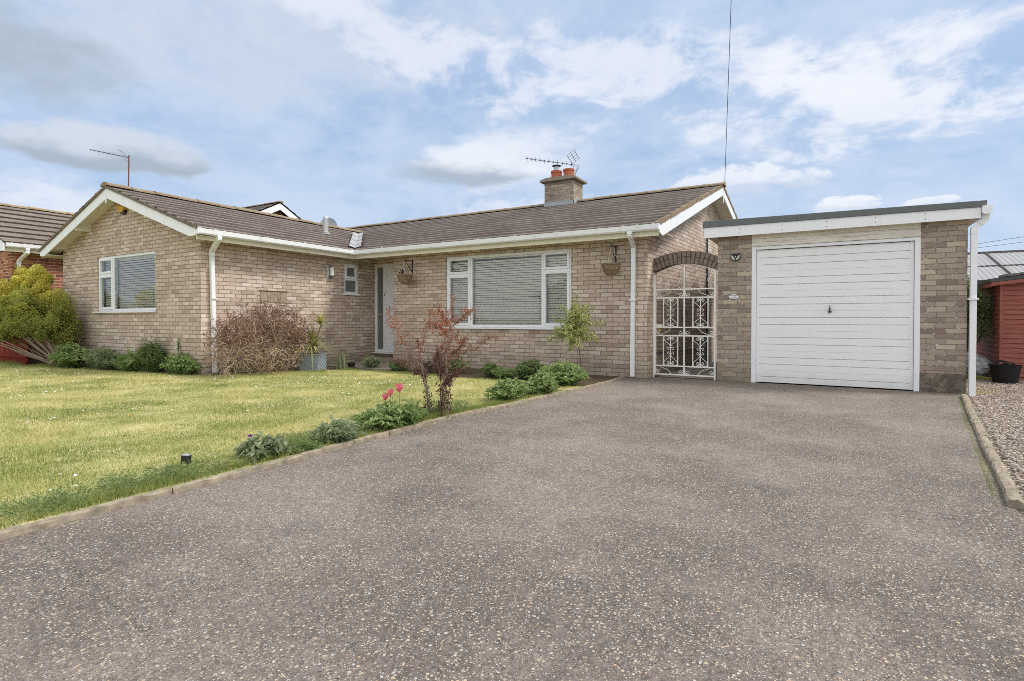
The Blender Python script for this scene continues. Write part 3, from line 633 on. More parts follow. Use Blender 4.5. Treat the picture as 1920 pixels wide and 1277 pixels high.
roofb = course_roof('rear_roof', house, (-15.4, YB, EV), (1, 0, 0), (0, -1, SL), nm, gm, lambda s: (0, 15.4 - 2.33 + GA * (YB - s * cs - 8.85)), TM, 2)
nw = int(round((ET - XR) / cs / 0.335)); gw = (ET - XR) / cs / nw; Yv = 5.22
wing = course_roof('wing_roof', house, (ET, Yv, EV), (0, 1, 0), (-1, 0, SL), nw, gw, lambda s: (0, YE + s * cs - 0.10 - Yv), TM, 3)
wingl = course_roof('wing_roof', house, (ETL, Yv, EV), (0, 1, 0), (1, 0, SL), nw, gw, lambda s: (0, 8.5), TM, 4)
# boarding under the tiles keeps the loft dark
b = MB()
b.quad((ET, Yv + .02, EV - .03), (ET, YE, EV - .03), (XR, YE + (ET - XR), ZRW - .03), (XR, Yv + .02, ZRW - .03))
b.quad((ETL, Yv + .02, EV - .03), (XR, Yv + .02, ZRW - .03), (XR, 12.5, ZRW - .03), (ETL, 12.5, EV - .03))
b.quad((ET, YE, EV - .03), (-2.36, YE, EV - .03), (-2.06, YR, ZRM - .03), (-15.4, YR, ZRM - .03), (-15.4, 12.0, ZRM - .03 - (YR - 12.0) * SL), (XR, YE + (ET - XR), ZRW - .03))
b.quad((-15.4, YB, EV - .03), (-15.4, YR, ZRM - .03), (-2.06, YR, ZRM - .03), (-1.8, YB, EV - .03))
b.quad((-15.38, 12.0, 2.5), (-15.38, YB, EV - 0.04), (-15.38, YR, ZRM - 0.04), (-15.38, 12.0, ZRM - 0.04 - (YR - 12) * SL))
b.build('roof_boarding', M['soffit'], house)
def ridge(name, p0, p1, parent, mt, r=0.135, seg=0.45, flat=0.60):
    b = MB(); p0, p1 = Vector(p0), Vector(p1); d = (p1 - p0); L = d.length; d.normalize(); s_ = Vector((0, 0, 1)).cross(d).normalized(); nseg = int(L / seg)
    for i in range(nseg + 1):
        a0 = i * seg; a1 = min(L, a0 + seg - 0.012)
        if a1 - a0 < 0.03: continue
        dz = random.uniform(-0.006, 0.006); rows = []
        for a_, rr in ((a0, r * 1.04), (a0 + 0.05, r * 1.04), (a0 + 0.06, r), (a1, r)):
            rows.append([p0 + d * a_ + s_ * (math.cos(t) * rr * 1.12) + Vector((0, 0, math.sin(t) * rr * flat + dz - 0.035)) for t in [math.pi * k / 8 for k in range(9)]])
        tv = random.random()
        for k in range(3):
            for j in range(8): b.quad(rows[k][j], rows[k][j + 1], rows[k + 1][j + 1], rows[k + 1][j], t=tv)
        b.quad(*rows[0][::-1], t=tv); b.quad(*rows[3], t=tv)
    return b.build(name, mt, parent)
ridge('ridge_tiles', (XR, Yv - 0.02, ZRW + .02), (XR, YE + (ET - XR) + 0.25, ZRW + .02), house, M['ridge'])
ridge('ridge_tiles', (-1.99, YR, ZRM + .02), (-15.4, YR, ZRM + .02), house, M['ridge'])
# valley of pale lead between the two roofs
b = MB(); va = Vector((ET + 0.03, YE - 0.02, EV + 0.04)); vb = Vector((XR + 0.95, YE + (ET - XR) - 0.92, ZRW - 0.95 * SL + 0.085)); nrm = Vector((1, 1, 0)).normalized()
for i in range(7):
    p, q = va.lerp(vb, i / 7), va.lerp(vb, (i + 1) / 7 - 0.012); dz = Vector((0, 0, 0.004 * (i % 2)))
    for sgn in (1, -1):
        a_, c_ = p + nrm * sgn * 0.13 + Vector((0, 0, .05)) + dz, q + nrm * sgn * 0.13 + Vector((0, 0, .05)) + dz
        b.quad(*([p + dz, a_, c_, q + dz] if sgn > 0 else [a_, p + dz, q + dz, c_]))
b.build('valley_lead', M['leadw'], house)

# ---- verges, barge boards, soffits, fascias
def strip(b, p, q, up0, up1, th, axis):
    """board whose top edge runs p->q at +up1 and bottom at +up0, with thickness th along axis"""
    pass
b = MB(); y0 = Yv + 0.02
tipx = -9.47
ZT = lambda x: EV - 0.045 + (ET - x) * SL
poly = [(XR, ZT(XR)), (XR, ZT(XR) - 0.20), (tipx, 2.455), (ET - .05, 2.465), (ET, ZT(ET))]
b.prism(poly, y0, y0 + 0.022)
b.prism([(2 * XR - p[0], p[1]) for p in poly], y0 + 0.001, y0 + 0.023)
b.box(XR - 0.018, XR + 0.018, y0 - 0.012, y0, ZT(XR) - 0.30, ZT(XR) - 0.02)
b.build('barge_board', M['barge'], house)
b = MB()   # verge mortar bedding of the wing
for sgn in (1, -1):
    n_ = 46
    for i in range(n_):
        xa = XR + (ET - XR) * i / n_; xb = XR + (ET - XR) * (i + 1) / n_
        h = random.uniform(-0.008, 0.012)
        q = [(xa, ZT(xa) + 0.002), (xb, ZT(xb) + 0.002), (xb, ZT(xb) + 0.055 + h), (xa, ZT(xa) + 0.055 + h)]
        if sgn < 0: q = [(2 * XR - p[0], p[1]) for p in q]
        b.prism(q, Yv - 0.008 + random.uniform(-.006, .006), Yv + 0.05, t=random.random())
b.build('verge_mortar', M['verge'], house)
b = MB()   # sloping soffit under the wing verge
zs_ = lambda x: ZT(x) - 0.10
for sgn in (1, -1):
    X0, X1 = (XR, ET) if sgn > 0 else (XR, ETL)
    q = [(X0, y0 + .02, zs_(XR)), (X1, y0 + .02, zs_(ET)), (X1, Yl + .01, zs_(ET)), (X0, Yl + .01, zs_(XR))]
    b.quad(*q)
    b.box(XR + sgn * 1.42 - 0.04, XR + sgn * 1.42 + 0.04, y0 + .03, Yl, zs_(XR + 1.42) - 0.13, zs_(XR + 1.42) + 0.02)
    b.box(XR + sgn * 2.55 - 0.04, XR + sgn * 2.55 + 0.04, y0 + .03, Yl, zs_(XR + 2.55) - 0.06, zs_(XR + 2.55) + 0.02)
b.box(ETL, XL, y0 + .03, Yl + 3.5, 2.47, 2.49); b.box(ETL, ETL + 0.02, y0 + .03, 12, 2.44, 2.58)
b.build('verge_soffit', M['soffit'], house)
# level eaves soffit and fascia, wing then main
b = MB(); b.box(Xs, -9.30, y0 + .03, 8.87, 2.50, 2.515); b.box(Xs, -2.36, 8.87, Yp + .02, 2.50, 2.515); b.build('eaves_soffit', M['soffit'], house)
b = MB(); b.box(-9.318, -9.30, y0 + .03, 8.85, 2.40, 2.57); b.box(-9.318, -2.36, 8.85, 8.868, 2.40, 2.57); b.build('fascia_board', M['fascia'], house, bevel=0.003)
GP = [(0, .10), (0, .022), (.02, 0), (.085, 0), (.104, .022), (.112, .10), (.104, .10), (.097, .028), (.082, .008), (.022, .008), (.008, .026), (.008, .10)]
CP = [(-.002, .104), (-.002, .018), (.018, -.005), (.088, -.005), (.109, .018), (.118, .108), (.098, .108), (.0, .104)]
GZ = 2.482
b = MB()
gx = lambda a: -9.298 + a; gy = lambda a: 8.848 - a
b.prism([(gx(a), GZ + z_) for a, z_ in GP], y0 + 0.0, 8.80, 'y')
b.prism([(gy(a), GZ + z_) for a, z_ in GP], -9.24, -2.33, 'x')
b.box(-9.30, -9.18, 8.73, 8.85, GZ, GZ + .012); b.box(-9.192, -9.172, 8.728, 8.75, GZ, GZ + .102)
for yv in (5.27, 5.53, 5.70, 6.55, 7.4, 8.25, 8.66): b.prism([(gx(a), GZ + z_) for a, z_ in CP], yv - .018, yv + .018, 'y')
for xv in (-9.1, -8.35, -7.55, -6.7, -5.85, -5.0, -4.15, -3.35, -2.92, -2.68, -2.42): b.prism([(gy(a), GZ + z_) for a, z_ in CP], xv - .018, xv + .018, 'x')
b.box(-2.345, -2.325, 8.73, 8.85, GZ, GZ + .10); b.box(-9.30, -9.18, y0 - .012, y0, GZ, GZ + .10)
b.build('gutter', M['gutter'], house)
def sqpipe(b, pts, wd, fixed):
    """square pipe bending in the plane normal to 'fixed'"""
    P = [Vector(p) for p in pts]; f = Vector(fixed).normalized(); rings = []
    for i, p in enumerate(P):
        d0 = (P[i] - P[i - 1]).normalized() if i else (P[1] - P[0]).normalized(); d1 = (P[i + 1] - P[i]).normalized() if i < len(P) - 1 else d0
        s0 = d0.cross(f).normalized(); s1 = d1.cross(f).normalized(); s_ = (s0 + s1).normalized(); k = 1 / max(0.5, s_.dot(s0))
        h = wd / 2; rings.append([p + f * h + s_ * h * k, p - f * h + s_ * h * k, p - f * h - s_ * h * k, p + f * h - s_ * h * k])
    for i in range(len(P) - 1):
        for j in range(4): b.quad(rings[i][j], rings[i][(j + 1) % 4], rings[i + 1][(j + 1) % 4], rings[i + 1][j])
    b.quad(*rings[0]); b.quad(*rings[-1][::-1])
def downpipe(name, pts, fixed, parent, wd=0.065, clipz=(1.40,), foot=True):
    b = MB(); sqpipe(b, pts, wd, fixed)
    e = Vector(pts[-1]); k = Vector(pts[-2])
    for i in (1, 2):
        p = Vector(pts[i]); d = (Vector(pts[i + 1]) - p).normalized(); sqpipe(b, [p + d * 0.01, p + d * 0.075], wd + 0.009, fixed)
    sqpipe(b, [Vector(pts[0]) + Vector((0, 0, 0.03)), Vector(pts[0]) - Vector((0, 0, 0.05))], wd + 0.014, fixed)
    for zc_ in clipz: b.box(e.x - wd * .80, e.x + wd * .80, e.y - wd * .80, e.y + wd * .80, zc_ - .012, zc_ + .012)
    return b.build(name, M['gutter'], parent)
downpipe('downpipe', [(-9.235, 5.62, GZ + .01), (-9.235, 5.62, 2.44), (-9.585, 5.70, 2.25), (-9.585, 5.74, 0.06)], (0, 1, 0), house)
downpipe('downpipe', [(-2.82, 8.79, GZ + .01), (-2.82, 8.79, 2.43), (-2.87, 9.15, 2.28), (-2.885, 9.15, 0.03)], (1, 0, 0), house, clipz=(1.36,))
# right gable verge, turned with the wall
def vg(u, d, z): return (-2.335 + GA * (u - 8.85) + d, u - GA * d, z)
ZM = lambda y: EV - 0.045 + (y - YE) * SL
b = MB()
def boardx(b, fr, P, d0, d1):
    n = len(P); A_ = [fr(p[0], d0, p[1]) for p in P]; B_ = [fr(p[0], d1, p[1]) for p in P]
    b.quad(*B_); b.quad(*A_[::-1])
    for i in range(n): b.quad(A_[i], A_[(i + 1) % n], B_[(i + 1) % n], B_[i])
boardx(b, vg, [(YE - .02, ZM(YE) + .03), (YE + .0, 2.47), (YE + 0.22, 2.415), (YR, ZM(YR) - 0.19), (YR, ZM(YR))], -0.022, 0.0)
boardx(b, vg, [(YR, ZM(YR)), (YR, ZM(YR) - 0.19), (YB - 0.22, 2.455), (YB, 2.47), (YB, ZM(YE))], -0.021, 0.001)
boardx(b, vg, [(YR - .015, ZM(YR) - .02), (YR - .015, ZM(YR) - .36), (YR + .015, ZM(YR) - .36), (YR + .015, ZM(YR) - .02)], 0.001, 0.014)
b.build('barge_board', M['barge'], house)
b = MB()
for side in (1, -1):
    for i in range(60):
        ya = YE + (YR - YE) * i / 60; yb_ = YE + (YR - YE) * (i + 1) / 60; za, zb = ZM(ya), ZM(yb_); h = random.uniform(-.008, .014)
        if side < 0: ya, yb_ = 2 * YR - ya, 2 * YR - yb_
        boardx(b, vg, [(ya, za), (yb_, zb), (yb_, zb + .06 + h), (ya, za + .06 + h)], -0.06, 0.012 + random.uniform(-.006, .008))
b.build('verge_mortar', M['ridge'], house)
b = MB(); zo = 0.10
b.quad(vg(YE, -.02, ZM(YE) - zo + .05), vg(YR, -.02, ZM(YR) - zo), vg(YR, -.36, ZM(YR) - zo), vg(YE, -.36, ZM(YE) - zo + .05))
b.quad(vg(YB, -.02, ZM(YE) - zo + .05), vg(YB, -.36, ZM(YE) - zo + .05), vg(YR, -.36, ZM(YR) - zo), vg(YR, -.02, ZM(YR) - zo))
b.build('verge_soffit', M['soffit'], house)

# ---- windows
def window(parent, fr, W, mull, transoms, cells, label=None, sill=True, blind=True, pane_mat='glass', sillov=0.07):
    """cells: (u0,u1,z0,z1,opening)"""
    b = MB(); u0, u1, z0, z1 = W; f = 0.052; d0, d1 = -0.095, -0.022
    b.box(u0, u0 + f, d0, d1, z0, z1, fr); b.box(u1 - f, u1, d0, d1, z0, z1, fr)
    b.box(u0 + f, u1 - f, d0, d1, z0, z0 + f, fr); b.box(u0 + f, u1 - f, d0, d1, z1 - f, z1, fr)
    for mx in mull: b.box(mx - .03, mx + .03, d0, d1 + .0, z0 + f, z1 - f, fr)
    for a, c_, tz in transoms: b.box(a + .0, c_ - .0, d0, d1 - .001, tz - .03, tz + .03, fr)
    win = b.build('window', M['upvc'], parent, bevel=0.004)
    if label: win['label'] = label
    for (a, c_, e, g, op) in cells:
        if op:
            s = MB(); q = 0.048; e0, e1 = -0.085, -0.006; a, c_, e, g = a - .012, c_ + .012, e - .012, g + .012
            s.box(a, a + q, e0, e1, e, g, fr); s.box(c_ - q, c_, e0, e1, e, g, fr); s.box(a + q, c_ - q, e0, e1, e, e + q, fr); s.box(a + q, c_ - q, e0, e1, g - q, g, fr)
            s.build('sash', M['upvc'], win, bevel=0.005)
            a, c_, e, g = a + q, c_ - q, e + q, g - q
        p = MB(); dd = -0.045; p.quad(fr(a - .01, dd, e - .01), fr(c_ + .01, dd, e - .01), fr(c_ + .01, dd, g + .01), fr(a - .01, dd, g + .01)); p.build('pane', M[pane_mat], win)
    if blind:
        s = MB(); zz = z0 + 0.08
        cuts = [u0 + f] + list(mull) + [u1 - f]
        for i in range(len(cuts) - 1):
            a, c_ = cuts[i] + .02, cuts[i + 1] - .02; zz = z0 + 0.065
            while zz < z1 - 0.09:
                tl = 0.0205 + random.uniform(-.001, .001)
                s.quad(fr(a, -.102, zz - tl), fr(c_, -.102, zz - tl), fr(c_, -.134, zz + tl), fr(a, -.134, zz + tl)); zz += 0.0475
            s.box(a, c_, -.15, -.10, z1 - .075, z1 - .04, fr); s.box(a, c_, -.15, -.10, z0 + .045, z0 + .06, fr)
        s.build('blind', M['slat'], win)
    if sill:
        s = MB(); s.box(u0 - sillov, u1 + .02, -.03, .045, z0 - .032, z0 - .002, fr); s.build('sill', M['upvc'], win, bevel=0.004)
    return win
ZL = 1.97
window(house, fw(Yl), WL, [-12.858], [(WL[0] + .052, -12.888, ZL)], [(WL[0] + .052, -12.888, WL[2] + .052, ZL - .03, True), (WL[0] + .052, -12.888, ZL + .03, WL[3] - .052, True), (-12.828, WL[1] - .052, WL[2] + .052, WL[3] - .052, False)], 'window in the gable wall with one large pane and a narrow casement', sillov=.14)
ZQ = 1.955
window(house, fw(Ym), WM, [-6.333, -4.67], [(WM[0] + .052, -6.363, ZQ), (-4.64, WM[1] - .052, ZQ)],
       [(WM[0] + .052, -6.363, WM[2] + .052, ZQ - .03, True), (WM[0] + .052, -6.363, ZQ + .03, WM[3] - .052, True), (-6.303, -4.70, WM[2] + .052, WM[3] - .052, False), (-4.64, WM[1] - .052, WM[2] + .052, ZQ - .03, True), (-4.64, WM[1] - .052, ZQ + .03, WM[3] - .052, True)], 'wide picture window with casements at both ends', sillov=.08)
window(house, fs(Xs), WS, [], [(WS[0] + .052, WS[1] - .052, 1.965)], [(WS[0] + .052, WS[1] - .052, WS[2] + .052, 1.935, False), (WS[0] + .052, WS[1] - .052, 1.995, WS[3] - .052, True)], 'small window with two frosted panes', blind=False, pane_mat='obscure', sillov=.05)
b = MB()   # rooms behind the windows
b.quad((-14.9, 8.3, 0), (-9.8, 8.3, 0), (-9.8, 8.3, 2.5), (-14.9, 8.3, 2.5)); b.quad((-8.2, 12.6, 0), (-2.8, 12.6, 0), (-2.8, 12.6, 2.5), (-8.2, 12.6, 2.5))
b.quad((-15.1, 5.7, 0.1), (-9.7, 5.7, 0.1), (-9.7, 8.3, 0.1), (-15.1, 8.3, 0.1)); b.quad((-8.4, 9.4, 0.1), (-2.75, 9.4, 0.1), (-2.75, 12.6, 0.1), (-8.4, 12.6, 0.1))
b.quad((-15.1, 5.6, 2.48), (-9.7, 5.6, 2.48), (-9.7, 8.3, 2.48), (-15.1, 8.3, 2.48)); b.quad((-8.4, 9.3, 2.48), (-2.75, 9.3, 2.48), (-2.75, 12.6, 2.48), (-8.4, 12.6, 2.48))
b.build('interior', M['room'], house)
# ---- front door
b = MB(); fr = fw(Yp); a0, a1, z0, z1 = DO; dd = (-0.09, -0.012)
b.box(a0, a0 + .068, *dd, z0, z1, fr); b.box(a1 - .06, a1, *dd, z0, z1, fr); b.box(a0 + .068, a1 - .06, *dd, z1 - .07, z1, fr); b.box(a0 + .068, a1 - .06, *dd, z0, z0 + .07, fr)
b.box(-9.345, -9.235, *dd, z0 + .07, z1 - .07, fr)
door = b.build('front_door', M['upvc'], house, bevel=0.004)
b = MB(); b.box(a0 - .03, a1, -.02, .05, z0 - .035, z0 - .002, fr); b.build('sill', M['upvc'], door, bevel=0.004)
b = MB(); b.quad(fr(a0 + .06, -.05, z0 + .06), fr(-9.34, -.05, z0 + .06), fr(-9.34, -.05, z1 - .06), fr(a0 + .06, -.05, z1 - .06)); b.build('side_light', M['doorglass'], door)
b = MB(); b.box(-9.233, a1 - .062, -.08, -.03, z0 + .072, z1 - .072, fr)
for (p0, p1, q0, q1) in ((-9.13, -8.64, 1.30, 2.16), (-9.13, -8.64, 0.40, 0.62), (-9.13, -8.64, 0.68, 0.90), (-9.13, -8.64, 0.96, 1.16)):
    for w_ in (0, 1): b.box(p0 + .022 * w_, p1 - .022 * w_, -.03, -.018 + .007 * w_, q0 + .022 * w_, q1 - .022 * w_, fr)
b.build('door_leaf', M['upvc'], door, bevel=0.003)
b = MB(); b.box(-9.16, -9.135, -.03, -.012, 1.13, 1.34, fr); b.box(-9.157, -9.03, -.0, .014, 1.265, 1.28, fr); b.box(-9.155, -9.14, -.012, .0, 1.262, 1.283, fr); b.build('handle', M['galv'], door)
def text_obj(name, s, size, loc, rot, mt, parent, ext=0.002, shear=0, sx=1.0):
    cu = bpy.data.curves.new(name, 'FONT'); cu.body = s; cu.size = size; cu.extrude = ext; cu.align_x = 'CENTER'; cu.align_y = 'CENTER'; cu.resolution_u = 3
    t = bpy.data.objects.new(name + '_tmp', cu); COL.objects.link(t); t.rotation_euler = rot; t.scale = (sx, 1, 1); t.location = loc
    bpy.context.view_layer.update(); dg = bpy.context.evaluated_depsgraph_get(); me = bpy.data.meshes.new_from_object(t.evaluated_get(dg)); mw = t.matrix_world.copy()
    V = np.array([mw @ v.co for v in me.vertices]); F = {}
    for p in me.polygons: F.setdefault(len(p.vertices), []).append(list(p.vertices))
    bpy.data.objects.remove(t); bpy.data.meshes.remove(me); bpy.data.curves.remove(cu)
    return npmesh(name, V, [F[k] for k in F], mt, parent, uv=False)
text_obj('door_number', '3', 0.105, (-9.29, Yp + .012 - .004, 1.625), (math.pi / 2, 0, 0), M['ink'], door, 0.003)
# ---- chimney
b = MB(); cx0, cx1, cy0, cy1 = -6.48, -5.64, 12.9, 13.5
b.box(cx0, cx1, cy0, cy1, 3.9, 4.66); ch = b.build('chimney', M['brick_garage'], house)
b = MB(); b.box(cx0 - .10, cx1 + .10, cy0 - .10, cy1 + .10, 4.66, 4.72); b.prism([(cx0 - .10, 4.72), (cx1 + .10, 4.72), (cx1 - .1, 4.765), (cx0 + .1, 4.765)], cy0 - .09, cy1 + .09); b.build('capping_slab', M['stone'], ch, bevel=0.01)
zf = ZM(cy0) + .06
b = MB(); b.box(cx0 - .015, cx1 + .015, cy0 - .02, cy0 - .002, zf - .08, zf + .10)
for xx in (cx0 - .016, cx1 + .002): b.prism([(cy0 - .02, zf - .10), (cy0 - .02, zf + .10), (YR, ZRM + .10), (cy1, ZRM + .05), (YR, ZRM - .06)], xx, xx + .014, 'x')
b.box(cx0 - .05, cx1 + .05, cy0 - .16, cy0 - .0, zf - .115, zf - .075)
b.build('flashing', M['lead'], ch)
def pot(px, h, r):
    b = MB(); py = 13.2; b.lathe([(r * .94, 4.74), (r, 4.78), (r * .97, 4.80), (r * .97, 4.74 + h - .05), (r * 1.06, 4.74 + h - .045), (r * 1.06, 4.74 + h), (r * .86, 4.74 + h), (r * .84, 4.74 + h - .12)], (px, py, 0), 24); return b.build('chimney_pot', M['terracotta'], ch, smooth=False)
pot(-6.27, 0.27, 0.145); pot(-5.91, 0.27, 0.145)
b = MB(); b.lathe([(.07, 4.95), (.07, 5.13)], (-6.27, 13.2, 0), 16); b.mi = 1; b.lathe([(.03, 5.13), (.03, 5.15), (.12, 5.15), (.125, 5.16), (.04, 5.185), (.0, 5.19)], (-6.27, 13.2, 0), 18); b.mi = 0
b.build('chimney_cowl', [M['galv'], M['darkmetal']], ch)
# ---- soil vent on the wing roof
b = MB(); fx, fy = -10.84, 9.36; zr_ = EV + (ET - fx) * SL
b.lathe([(.085, zr_ + .0), (.08, zr_ + .04), (.068, zr_ + .06), (.068, zr_ + .41), (.055, zr_ + .44), (.0, zr_ + .45)], (fx, fy, 0), 16); b.mi = 1; b.lathe([(.10, zr_ - .01), (.10, zr_ + .05)], (fx, fy, 0), 16)
b.build('vent_pipe', [M['galv'], M['lead']], house)
# ---- waste pipe on the right gable wall in the passage
b = MB(); b.tube([fgab(13.0, .04, 0.0), fgab(13.0, .04, 3.1)], .02, 8); b.build('waste_pipe', M['ink'], house)
b = MB(); b.tube([fgab(9.6, .02, 0.42), fgab(12.9, .02, 0.42)], .012, 6); b.build('hose_rail', M['black'], house)
# small cable on the house front
# brackets for the hanging baskets
def bracket(X):
    b = MB(); y = Ym
    b.box(X - .012, X + .012, y - .008, y - .0005, 2.04, 2.34); b.box(X - .008, X + .008, y - .25, y - .008, 2.30, 2.315)
    b.tube([(X, y - .01, 2.06), (X, y - .14, 2.19), (X, y - .24, 2.30)], .007, 6); b.tube([(X, y - .24, 2.31), (X, y - .265, 2.32), (X, y - .275, 2.345), (X, y - .26, 2.36)], .006, 6); b.tube([(X, y - .245, 2.30), (X, y - .25, 2.28)], .004, 5)
    b.build('basket_bracket', M['iron'], house)
BX = (-7.885, -3.205)
for X in BX: bracket(X)

# ================================================================== GARAGE
Yg = 9.49
gar = thing('garage', 'flat-roofed brick garage with a white up-and-over door', 'garage', (0.07, Yg, 0))
fg = fw(Yg)
b = MB()
gx0, gx1, jl, jr = -1.542, 1.69, -1.02, 1.175
wall_faces(b, fg, gx0, jl, -0.05, 2.50, []); wall_faces(b, fg, jr, gx1, 0.27, 2.50, [])
b.quad((gx0, 14.0, -.05), (gx0, Yg, -.05), (gx0, Yg, 2.5), (gx0, 14.0, 2.5)); b.quad((gx1, Yg, 0.27), (gx1, 14.0, 0.27), (gx1, 14.0, 2.5), (gx1, Yg, 2.5))
b.quad((jl, Yg, -.05), (jl, Yg + .22, -.05), (jl, Yg + .22, 2.5), (jl, Yg, 2.5)); b.quad((jr, Yg, -.05), (jr, Yg, 2.5), (jr, Yg + .22, 2.5), (jr, Yg + .22, -.05))
b.quad((gx0, 14.0, -.05), (gx0, 14.0, 2.5), (gx1, 14.0, 2.5), (gx1, 14.0, -.05))
b.build('wall', M['brick_garage'], gar)
m_, T = mat('damp_render', 0.95, 0.1); cc = T.mix(T.sstep(T.noise(T.pos, 9.0, 5.0, 0.7), 0.4, 0.65), (0.11, 0.095, 0.075), (0.25, 0.21, 0.165)); base(T, T.mix(T.sstep(T.noise(T.pos, 33.0, 3.0, 0.7), 0.63, 0.68), cc, (0.55, 0.52, 0.46))); bump(T, T.noise(T.pos, 40.0, 4.0), .6, .01); M['render'] = m_
b = MB(); b.box(jr, gx1 - .002, Yg - .006, Yg + .25, -0.06, 0.268); b.box(gx1 - .3, gx1 - .003, Yg + .25, 13.95, -.06, .268); b.build('plinth', M['render'], gar, bevel=0.004)
# roof
RB = 2.37
zt = lambda x: 2.649 - 0.0125 * (x + 1.75)
zf_ = lambda x: 2.545 - 0.006 * (x + 1.73)
b = MB(); b.prism([(-1.73, RB), (1.80, RB + .004), (1.80, zf_(1.80)), (-1.73, zf_(-1.73))], 9.34, 9.362)
b.box(1.778, 1.80, 9.363, 14.0, RB + .004, 2.50); b.build('fascia_board', M['barge'], gar, bevel=0.002)
b = MB(); b.prism([(-1.752, zf_(-1.75) - .004), (1.852, zf_(1.85) - .004), (1.858, zt(1.85)), (-1.752, zt(-1.75))], 9.322, 14.1); b.build('felt_roof', M['felt'], gar, bevel=0.006)
b = MB(); b.quad((-1.72, 9.362, RB + .035), (1.778, 9.362, RB + .035), (1.778, 14.0, RB + .035), (-1.72, 14.0, RB + .035)); b.box(gx1, 1.778, 9.37, 14.0, RB + .01, RB + .03); b.build('eaves_soffit', M['soffit'], gar)
for sx_ in (-1.184, -0.577, 0.023, 0.627, 1.204):
    for dz in (0.035, -0.035):
        b = MB(); b.prism([(sx_ + .006 * math.cos(a), 2.452 + dz + .006 * math.sin(a)) for a in [k * math.pi / 4 for k in range(8)]], 9.336, 9.341); b.build('screw_cap', M['darkmetal'], gar)
# timber boards over the door, frame, door
b = MB()
b.box(jl, jr, Yg - .012, Yg + .10, 2.205, 2.262); b.box(jl + .002, jr - .002, Yg - .004, Yg + .10, 2.264, 2.318); b.box(jl + .001, jr - .001, Yg - .009, Yg + .10, 2.320, 2.40); b.box(jl - .0, jr + .0, Yg - .02, Yg + .05, 2.196, 2.2045)
b.build('boards_over_door', M['wboard'], gar, bevel=0.003)
b = MB(); b.box(jl, -.953, Yg - .005, Yg + .09, -0.0, 2.194); b.box(1.108, jr, Yg - .005, Yg + .09, -0.0, 2.194); b.box(-.953, 1.108, Yg - .004, Yg + .09, 2.145, 2.194); b.build('door_frame', M['upvc'], gar, bevel=0.004)
top = 2.138; gr = [.128, .238, .448, .558, .765, .875, 1.085, 1.195, 1.40, 1.51, 1.72, 1.83, 2.03]
dy = Yg + 0.032
b = MB()
prev = 0.0
for g_ in gr + [2.125]:
    # each board laps over the groove below it
    z1_, z0_ = top - prev - .0045, top - g_ + .0045
    mid_ = (z0_ + z1_) / 2
    n_ = 1 if (g_ - prev) < .15 else 2
    for q in range(n_):
        za, zb = z1_ - (z1_ - z0_) * q / n_ - (.0008 if q else 0), z1_ - (z1_ - z0_) * (q + 1) / n_ + (.0008 if q + 1 < n_ else 0)
        b.box(-.905, 1.062, dy, dy + .02, zb, za)
    prev = g_
b.box(-.95, -.905, dy - .003, dy + .025, top - 2.125, top); b.box(1.062, 1.104, dy - .003, dy + .025, top - 2.125, top); b.box(-.905, 1.062, dy + .021, dy + .03, top - 2.125, top)
gd = b.build('garage_door', M['gdoor'], gar)
b = MB(); b.box(.064, .084, dy - .03, dy - .006, 1.13, 1.20); b.box(.068, .080, dy - .05, dy - .03, 1.135, 1.245); b.box(.05, .098, dy - .012, dy - .004, 1.128, 1.15); b.build('handle', M['darkmetal'], gd, bevel=0.003)
b = MB(); GZ2 = 2.425
b.prism([(1.802 + a * .95, GZ2 + z_) for a, z_ in GP], 9.30, 14.0, 'y'); b.prism([(1.802 + a * .95, GZ2 + z_) for a, z_ in CP], 9.29, 9.31, 'y'); b.prism([(1.802 + a * .95, GZ2 + z_) for a, z_ in CP], 9.44, 9.50, 'y')
b.build('gutter', M['gutter'], gar)
downpipe('downpipe', [(1.855, 9.42, GZ2 + .0), (1.855, 9.42, 2.36), (1.742, 9.42, 2.25), (1.738, 9.42, -0.03)], (0, 1, 0), gar, wd=0.068, clipz=(1.30,))

# ================================================================== ARCH AND GATE
Ya = 9.50; Yb_ = 9.71
arch = thing('brick_arch', 'weathered segmental brick arch between the bungalow corner and the garage pier', 'arch', (-2.08, 9.47, 0))
b = MB(); cxA = -2.095; hw = 0.545; s0 = 1.845; rise = 0.140
Rr = (hw * hw + rise * rise) / (2 * rise); czA = s0 + rise - Rr
th = math.asin(hw / Rr)
n_ = 17
for ring, (ra, rb) in enumerate(((Rr, Rr + .108), (Rr + .116, Rr + .215))):
    for i in range(n_):
        a0 = -th * 1.03 + 2.06 * th * (i + (0.0)) / n_ + .007 / Rr; a1 = -th * 1.03 + 2.06 * th * (i + 1) / n_ - .007 / Rr
        if ring == 1: a0 += .35 * (a1 - a0) * 0; 
        dr, dyv = random.uniform(-.004, .004), random.uniform(-.006, .004)
        q = [(cxA + r_ * math.sin(a_), czA + r_ * math.cos(a_) + dr) for a_, r_ in ((a0, ra), (a1, ra), (a1, rb), (a0, rb))]
        b.prism(q, Ya + dyv, Yb_, 'y', t=random.random())
b.build('voussoirs', M['brick_arch'], arch, bevel=0.004)
b = MB(); q = []
for k in range(25): a = -th * 1.0 + 2.0 * th * k / 24; q.append((cxA + (Rr + .004) * math.sin(a), czA + (Rr + .004) * math.cos(a)))
for k in range(25): a = th * 1.0 - 2.0 * th * k / 24; q.append((cxA + (Rr + .205) * math.sin(a), czA + (Rr + .205) * math.cos(a)))
for i in range(24):
    p4 = [q[i], q[i + 1], q[48 - i], q[49 - i]]; b.prism(p4, Ya + .012, Yb_ - .01, 'y')
b.build('mortar_bed', M['mortar'], arch)
